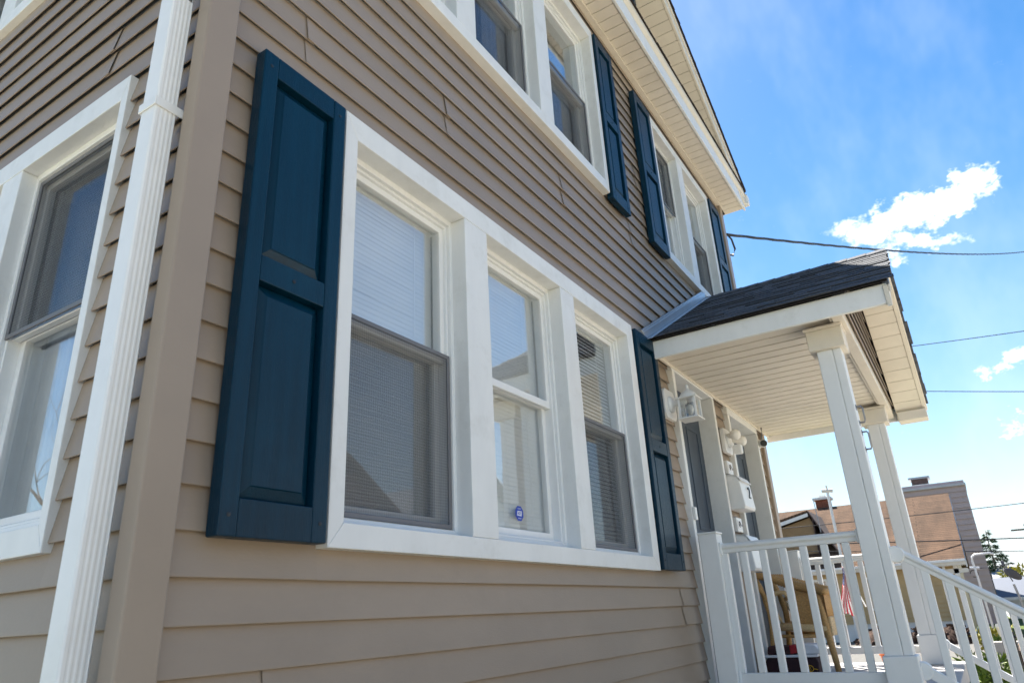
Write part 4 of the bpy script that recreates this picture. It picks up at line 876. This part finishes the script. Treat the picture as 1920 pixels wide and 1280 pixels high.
# satellite dish
DISH = mat('dark_grey_dish', (.10, .10, .115), .85, .06, spec=.2)
dy = -1.476+24.84*math.tan(R(-1.75)); sd_ = thing('satellite_dish', (24, dy, 0), 'dark grey satellite dish on a thin post by the far houses', 'dish')
MB().tube([(24, dy-.10, 0), (24, dy-.04, 1.2), (24, dy, 1.5)], .03, 8).build('post', STEEL, sd_)
P = MB(); cdir = Vector((.35, -.45, .55)).normalized(); P.lathe((24.05, dy, 1.72), cdir, [(0, .02), (.02, .10), (.05, .19), (.075, .235), (.082, .235), (.06, .18), (.03, .09), (.012, .002)], 22); P.build('reflector', DISH, sd_, smooth=True)
MB().tube([(24.03, dy, 1.58), (23.7, dy+.10, 1.85), (23.66, dy+.12, 2.0)], .016, 6).build('feed_arm', DISH, sd_); box('feed_horn', DISH, sd_, 23.62, 23.70, dy+.09, dy+.16, 1.98, 2.12, .01)
# far houses to the right
FARW = mat('far_white_siding', (.72, .73, .74), .6, .04); FARG = mat('far_grey_roof', (.30, .32, .35), .8, .08); FARD = mat('far_slate_roof', (.06, .075, .11), .7, .08); FARR = mat('far_maroon', (.20, .05, .05), .7, .08)
def far_house(name, label, x, y0, y1, ze, zr, mw, mr_, depth=8, over=.3):
    h = thing(name, (x+depth/2, (y0+y1)/2, 0), label, 'house')
    box('wall', mw, h, x, x+depth, y0, y1, 0, ze)
    r_ = MB().prism([(x-over, y0-over, ze-.02), (x+depth+over, y0-over, ze-.02), (x+depth/2, y0-over, zr)], (0, y1-y0+2*over, 0)).build('roof', mr_, h)
    box('fascia', NB_W, h, x-over-.04, x-over, y0-over, y1+over, ze-.15, ze)
    k = 0; yy = y0+.8
    while yy+1 < y1:
        for zc in ((.9,) if ze < 3.6 else (.9, 3.5)):
            w_ = box('window', NB_W, h, x-.05, x-.005, yy, yy+1.0, zc, zc+1.4); box('pane', FARD, w_, x-.07, x-.0505, yy+.1, yy+.9, zc+.1, zc+1.3)
        yy += 2.4
    return h
far_house('far_house', 'white house with dark slate roof, nearest of the far houses at right', 46, -16, -2.35, 1.05, 2.1, FARW, FARD, 9)
far_house('far_house', 'pale grey roofed far house beyond the satellite dish', 62, -22, -2.6, 1.7, 3.3, FARW, FARG, 10)
far_house('far_house', 'dark maroon flat fronted far house under the conifer', 78, -9, -2.6, 3.3, 3.5, FARR, FARW, 10)
far_house('far_house', 'light grey two storey house beyond the driveway far right', 70, -45, -24, 5.4, 8.5, FARW, FARG, 10)

# conifer, shrubs, trees
def leaves(n, fn, size, elong=2.0):
    mb = MB()
    for _ in range(n):
        p_, dr = fn(); a = Vector((random.gauss(0, 1), random.gauss(0, 1), random.gauss(0, 1))).normalized(); t = (dr+a*.5).normalized(); s_ = t.cross(a).normalized(); L = size*random.uniform(.6, 1.3)
        mb.poly([p_-s_*L/elong/2, p_+t*L*.5-s_*L*.1, p_+t*L, p_+s_*L/elong/2], [(0, 1, 2, 3)])
    return mb
def conifer(x, y, z0, h, r0, label, group=None):
    t = thing('conifer_tree', (x, y, z0), label, 'tree', group)
    MB().tube([(x, y, z0), (x, y, z0+h*.98)], [r0*.07, .02], 8).build('trunk', BARK, t, smooth=True)
    br = []
    zz_ = z0+h*.08
    while zz_ < z0+h*.97:
        f = 1-(zz_-z0)/h; n_b = 5+int(f*4)
        for k in range(n_b):
            a = random.uniform(0, 6.28); L = r0*(f**.85)*random.uniform(.55, 1.1)+.1; br.append((zz_+random.uniform(-.1, .1), a, L))
        zz_ += h*.045
    mb = MB()
    for zb_, a, L in br:
        mb.tube([(x, y, zb_), (x+math.cos(a)*L, y+math.sin(a)*L, zb_-L*.12)], [.03, .008], 4, False)
    mb.build('limbs', BARK, t)
    def fn():
        zb_, a, L = random.choices(br, weights=[b[2] for b in br])[0]; q = random.uniform(.15, 1)**.8; w = .16*L*(1.1-q)
        return Vector((x+math.cos(a)*L*q+random.gauss(0, w), y+math.sin(a)*L*q+random.gauss(0, w), zb_-L*.12*q+random.gauss(0, .06))), Vector((math.cos(a), math.sin(a), -.35))
    c_ = leaves(5200, fn, h*.045, 4).build('crown', LEAF_C, t, recalc=False); return t
conifer(66, -1.476+66.8*math.tan(R(-1.05)), 0, 6.0, 2.1, 'dark green conifer rising over the far rooftops')
conifer(90, -30, 0, 9, 3, 'far conifer beyond the grey houses at the right')
def shrub(x, y, z0, rx, rz, label, lm=LEAF_G, n=1500, size=.09, group='shrubs beside the steps'):
    t = thing('shrub', (x, y, z0), label, 'shrub', group)
    mb = MB()
    cl = [(random.gauss(0, .4)*rx, random.gauss(0, .4)*rx, rz*random.uniform(.4, 1.0)) for _ in range(16)]
    for c_ in cl: mb.tube([(x, y, z0), (x+c_[0]*.6, y+c_[1]*.6, z0+c_[2]*.6), (x+c_[0], y+c_[1], z0+c_[2])], [.018, .012, .005], 5, False)
    mb.build('stems', BARK, t)
    def fn():
        c_ = random.choice(cl); v = Vector((random.gauss(0, 1), random.gauss(0, 1), random.gauss(0, 1))).normalized(); rr = rx*.36*random.random()**.4
        return Vector((x+c_[0], y+c_[1], max(z0+.03, z0+c_[2])))+v*rr, v
    leaves(n, fn, size).build('foliage', lm, t, recalc=False); return t
aY = lambda X_, a: -1.476+(X_+.841)*math.tan(R(a))
shrub(9.2, aY(9.2, 1.4), 0, .45, .55, 'dark green leafy shrub low beside the far stair rail')
shrub(18.0, aY(18, -.7), 0, .35, .34, 'yellow-green shrub below the mauve wall', LEAF_G, 1500, .10)
shrub(19.5, aY(19.5, -.05), 0, .35, .5, 'bright yellow shrub at the foot of the mauve wall', LEAF_Y, 900, .10)
shrub(10.5, aY(10.5, 2.3), 0, .5, .35, 'low yellow ground shrub behind the far stair rail', LEAF_Y, 1000, .08)
shrub(58, aY(58, -2.4), 0, 1.3, 2.6, 'bright yellow flowering bush by the far houses', LEAF_Y, 1400, .28, 'far bushes')
# brush piles at the neighbour's foundation
def pile(x, y, rx, h, label):
    t = thing('brush_pile', (x, y, 0), label, 'pile', 'dark brush piles')
    mb = MB()
    for _ in range(90):
        a = random.uniform(0, 6.28); q = random.random()**.6; zc = h*(1-q*q)*random.uniform(.2, 1); L = random.uniform(.2, .5); d = Vector((random.gauss(0, 1), random.gauss(0, 1), random.gauss(0, .35))).normalized()*L; c_ = Vector((x+math.cos(a)*rx*q, y+math.sin(a)*rx*q, zc+.03))
        mb.tube([c_-d*.5, c_+Vector((0, 0, random.uniform(-.04, .06))), c_+d*.5], [.035, .05, .02], 6)
    mb.build('sticks', ROCK, t)
    n = 20; P = [(x+math.cos(6.283*i/n)*rx, y+math.sin(6.283*i/n)*rx, 0) for i in range(n)]+[(x+math.cos(6.283*i/n)*rx*.55, y+math.sin(6.283*i/n)*rx*.55, h*.75+random.uniform(-.05, .05)) for i in range(n)]+[(x, y, h*.9)]
    MB().poly(P, [(i, (i+1) % n, n+(i+1) % n, n+i) for i in range(n)]+[(n+i, n+(i+1) % n, 2*n) for i in range(n)]).build('mound', ROCK, t, smooth=True)
pile(24.5, aY(24.5, 2.35), .55, .52, 'dark brown brush pile nearest the white downpipe'); pile(25.0, aY(25, 4.0), .5, .42, 'dark brown brush pile by the white foundation, seen past the posts'); pile(25.2, aY(25.2, 6.6), .8, .5, 'dark brown brush pile seen through the far railing, left one')
# low concrete wall, brown crate, iron gate
cw = box('garden_wall', CONC, None, 16.6, 16.9, aY(16.7, -6), aY(16.7, .25), 0, .42, .02); tag(cw, 'low grey concrete garden wall beyond the stair railing', 'wall')
WOOD = mat('orange_brown_wood', (.42, .22, .09), .7, .15, 6, .3, 60, stretch=(1, 1, 6))
cr = thing('wooden_planter', (13.4, aY(13.4, -1.9), 0), 'orange-brown wooden planter box by the driveway', 'planter')
for i in range(3): box('plank', WOOD, cr, 13.2, 13.24, aY(13.4, -4.5), aY(13.4, -1.1), .03+.17*i, .19+.17*i, .006)
for i in range(3): box('plank', WOOD, cr, 13.241, 13.9, aY(13.4, -1.1)-.04, aY(13.4, -1.1), .03+.17*i, .19+.17*i, .006)
ig = thing('iron_gate', (10.6, aY(10.6, -.5), 0), 'black iron railing panel with thin bars beside the driveway', 'gate')
iy0, iy1 = aY(10.6, -.3), aY(10.6, -5.5)
for z_ in (.1, .78): MB().tube([(10.6, iy0, z_), (10.6, iy1, z_)], .016, 6).build('rail', BLACK, ig)
for i in range(9): yy = iy0+(iy1-iy0)*i/8; MB().tube([(10.6, yy, 0), (10.6, yy, .84)], .011, 6).build('bar', BLACK, ig)
MB().tube([(10.6, iy0, .80), (9.6, iy0+.02, .95)], .022, 8).build('handrail', NB_W, ig)
bn = thing('dark_bin', (12.3, aY(12.3, -2.6), 0), 'dark brown storage bin behind the iron railing', 'bin')
MB().prism([(12.1, aY(12.3, -1.0), 0), (12.1, aY(12.3, -4.2), 0), (12.1, aY(12.3, -4.3), .48), (12.1, aY(12.3, -.95), .48)], (.6, 0, 0)).build('body', ROCK, bn, .01); box('lid', ROCK, bn, 12.07, 12.73, aY(12.3, -4.4), aY(12.3, -.9), .481, .53, .01)

# utility pole and wires -----------------------------------------------------------
pole = thing('utility_pole', (29.0, -6.75, 0), 'tall wooden utility pole at the right carrying the cables', 'pole')
MB().tube([(29, -6.75, 0), (29, -6.75, 13.6)], [.17, .11], 10).build('shaft', BARK, pole, smooth=True); box('crossarm', BARK, pole, 28.94, 29.06, -7.5, -6.1, 12.8, 12.92, .01)
def wire(name, a, b, sag, r_, label, twist=False, n=40):
    a, b = Vector(a), Vector(b); pts = []
    for i in range(n+1):
        t = i/n; pts.append(a.lerp(b, t)-Vector((0, 0, 4*sag*t*(1-t))))
    mb = MB()
    if twist:
        for ph in (0, 2.1, 4.2):
            mb.tube([p_+Vector((0, math.cos(i*.55+ph), math.sin(i*.55+ph)))*r_*.75 for i, p_ in enumerate(pts)], r_*.7, 6)
    else: mb.tube(pts, r_, 6)
    o = mb.build(name, WIRE, smooth=True); tag(o, label, 'cable', 'overhead cables'); return o
wire('power_cable', (6.30, .02, 5.175), (29, -6.15, 12.93), .22, .0125, 'thick twisted black service cable from house corner across the sky', True, 170)
o = MB().tube([(6.28, -.01, 5.16), (6.38, -.03, 5.13), (6.42, -.04, 5.02), (6.36, -.02, 4.92), (6.22, .03, 4.90)], .011, 6).build('cable_loop', WIRE, smooth=True); tag(o, 'small black cable loop at the house corner near the top shutter', 'cable')
wire('power_cable', (29, -6.64, 9.89), (30.9, 8.0, 11.96), .12, .015, 'thin blue-black cable above the porch rake, upper one', n=30)
wire('power_cable', (29, -6.64, 7.38), (30.9, 8.0, 11.2), .10, .015, 'thin black cable level with the porch eave, lower one', n=30)
for k, (z0_, z1_, lab) in enumerate(((4.15, 3.85, 'black cable crossing in front of the brown roof, top one'), (2.80, 3.65, 'thick black cable crossing the brown roof, middle one'), (2.30, 3.55, 'thin black cable crossing the brown roof, lowest one'))):
    wire('power_cable', (28.85, -6.75, z0_), (25.2, 9.0, z1_), .12, 0.021 if k == 1 else .014, lab, n=30)
p2 = thing('utility_pole', (60, -1.476+60.8*math.tan(R(-3.3)), 0), 'distant utility pole with crossarm at the right edge', 'pole')
y2 = -1.476+60.8*math.tan(R(-3.3)); MB().tube([(60, y2, 0), (60, y2, 5.6)], [.14, .10], 8).build('shaft', BARK, p2); box('crossarm', BARK, p2, 59.95, 60.05, y2-.9, y2+.9, 5.2, 5.32)

# ------------------------------------------------------------------ across the street (seen reflected in the panes)
def gable_house(name, label, x0, x1, y0, y1, ze, zr, mw, mr_, uvw=None):
    h = thing(name, ((x0+x1)/2, (y0+y1)/2, 0), label, 'house')
    MB().box(x0, x1, y0, y1, 0, ze).build('wall', mw, h, uv=lambda p: (p.x+p.y, p.z))
    xm = (x0+x1)/2; MB().prism([(x0+.02, y1-.3, ze), (x1-.02, y1-.3, ze), (xm, y1-.3, zr-.15)], (0, y0-y1+.6, 0)).build('gable_wall', mw, h, uv=lambda p: (p.x+p.y, p.z))
    for s_, xe in ((-1, x0-.4), (1, x1+.4)):
        ze_ = ze-.4*(zr-ze)/((x1-x0)/2); L = math.hypot(xm-xe, zr-ze_)
        MB().prism([(xe, y0-.4, ze_), (xm, y0-.4, zr), (xm, y0-.4, zr-.1), (xe, y0-.4, ze_-.1)], (0, y1-y0+.8, 0)).build('roof', mr_, h, uv=lambda p, xe=xe, L=L: (p.y, abs(p.x-xe)/abs(xm-xe)*L))
    for zc in ((1.0, 3.9) if ze > 4.5 else (1.0,)):
        x = x0+.9
        while x+1.1 < x1-.4:
            w_ = MB(); w_.box(x, x+.08, y1-.02, y1+.06, zc, zc+1.5); w_.box(x+1.02, x+1.1, y1-.02, y1+.06, zc, zc+1.5); w_.box(x+.08, x+1.02, y1-.02, y1+.06, zc, zc+.08); w_.box(x+.08, x+1.02, y1-.02, y1+.06, zc+1.42, zc+1.5); w_.box(x+.08, x+1.02, y1+.005, y1+.05, zc+.72, zc+.78)
            w_ = w_.build('window', NB_W, h); box('pane', GLASS, w_, x+.08, x+1.02, y1+.01, y1+.014, zc+.08, zc+1.42); x += 2.1
    return h
gable_house('brick_house', 'red brick gabled house across the street', 13.5, 21.5, -28, -17.5, 5.0, 7.6, BRICK, NB_R)
gable_house('street_house', 'white gabled house across the street facing the porch', 24, 33, -29, -18, 5.2, 8.0, FARW, FARG)
gable_house('street_house', 'ochre gabled house across the street to the left', 1, 10, -29, -18, 5.2, 8.2, NB_S, NB_D)
gable_house('street_house', 'pale house standing left of the bare tree', -48, -38, 6, 16, 5.2, 8.0, FARW, FARG)

def bare_tree(x, y, h, label):
    t = thing('bare_tree', (x, y, 0), label, 'tree', 'leafless trees'); tk = MB(); tw = MB()
    def grow(p_, d, L, r_, lev):
        q = p_; pts = [p_]; rs_ = [r_]
        for i in range(4):
            d = (d+Vector((random.gauss(0, .13), random.gauss(0, .13), random.gauss(.03, .08)))).normalized(); q = q+d*L/4; pts.append(q); rs_.append(r_*(1-.16*(i+1)))
        (tk if lev < 2 else tw).tube(pts, rs_, 8 if lev < 2 else 4, False)
        if lev < 5:
            for i in range(3 if lev < 4 else 2):
                k = random.choice((2, 3, 4)) if i else 4; a = Vector((random.gauss(0, 1), random.gauss(0, 1), random.gauss(.25, .6))).normalized(); grow(pts[k], (d+a*.75).normalized(), L*random.uniform(.58, .8), rs_[k]*.68, lev+1)
    grow(Vector((x, y, 0)), Vector((0, 0, 1)), h*.33, h*.022, 0)
    tk.build('trunk', BARK, t, smooth=True); tw.build('crown', BARK, t, smooth=True)
bare_tree(-6.0, 13.5, 9.5, 'leafless tree standing left of the house'); bare_tree(-9.5, 20, 11, 'taller leafless tree behind the first one at left'); bare_tree(6, -16.2, 8, 'leafless street tree across the road')
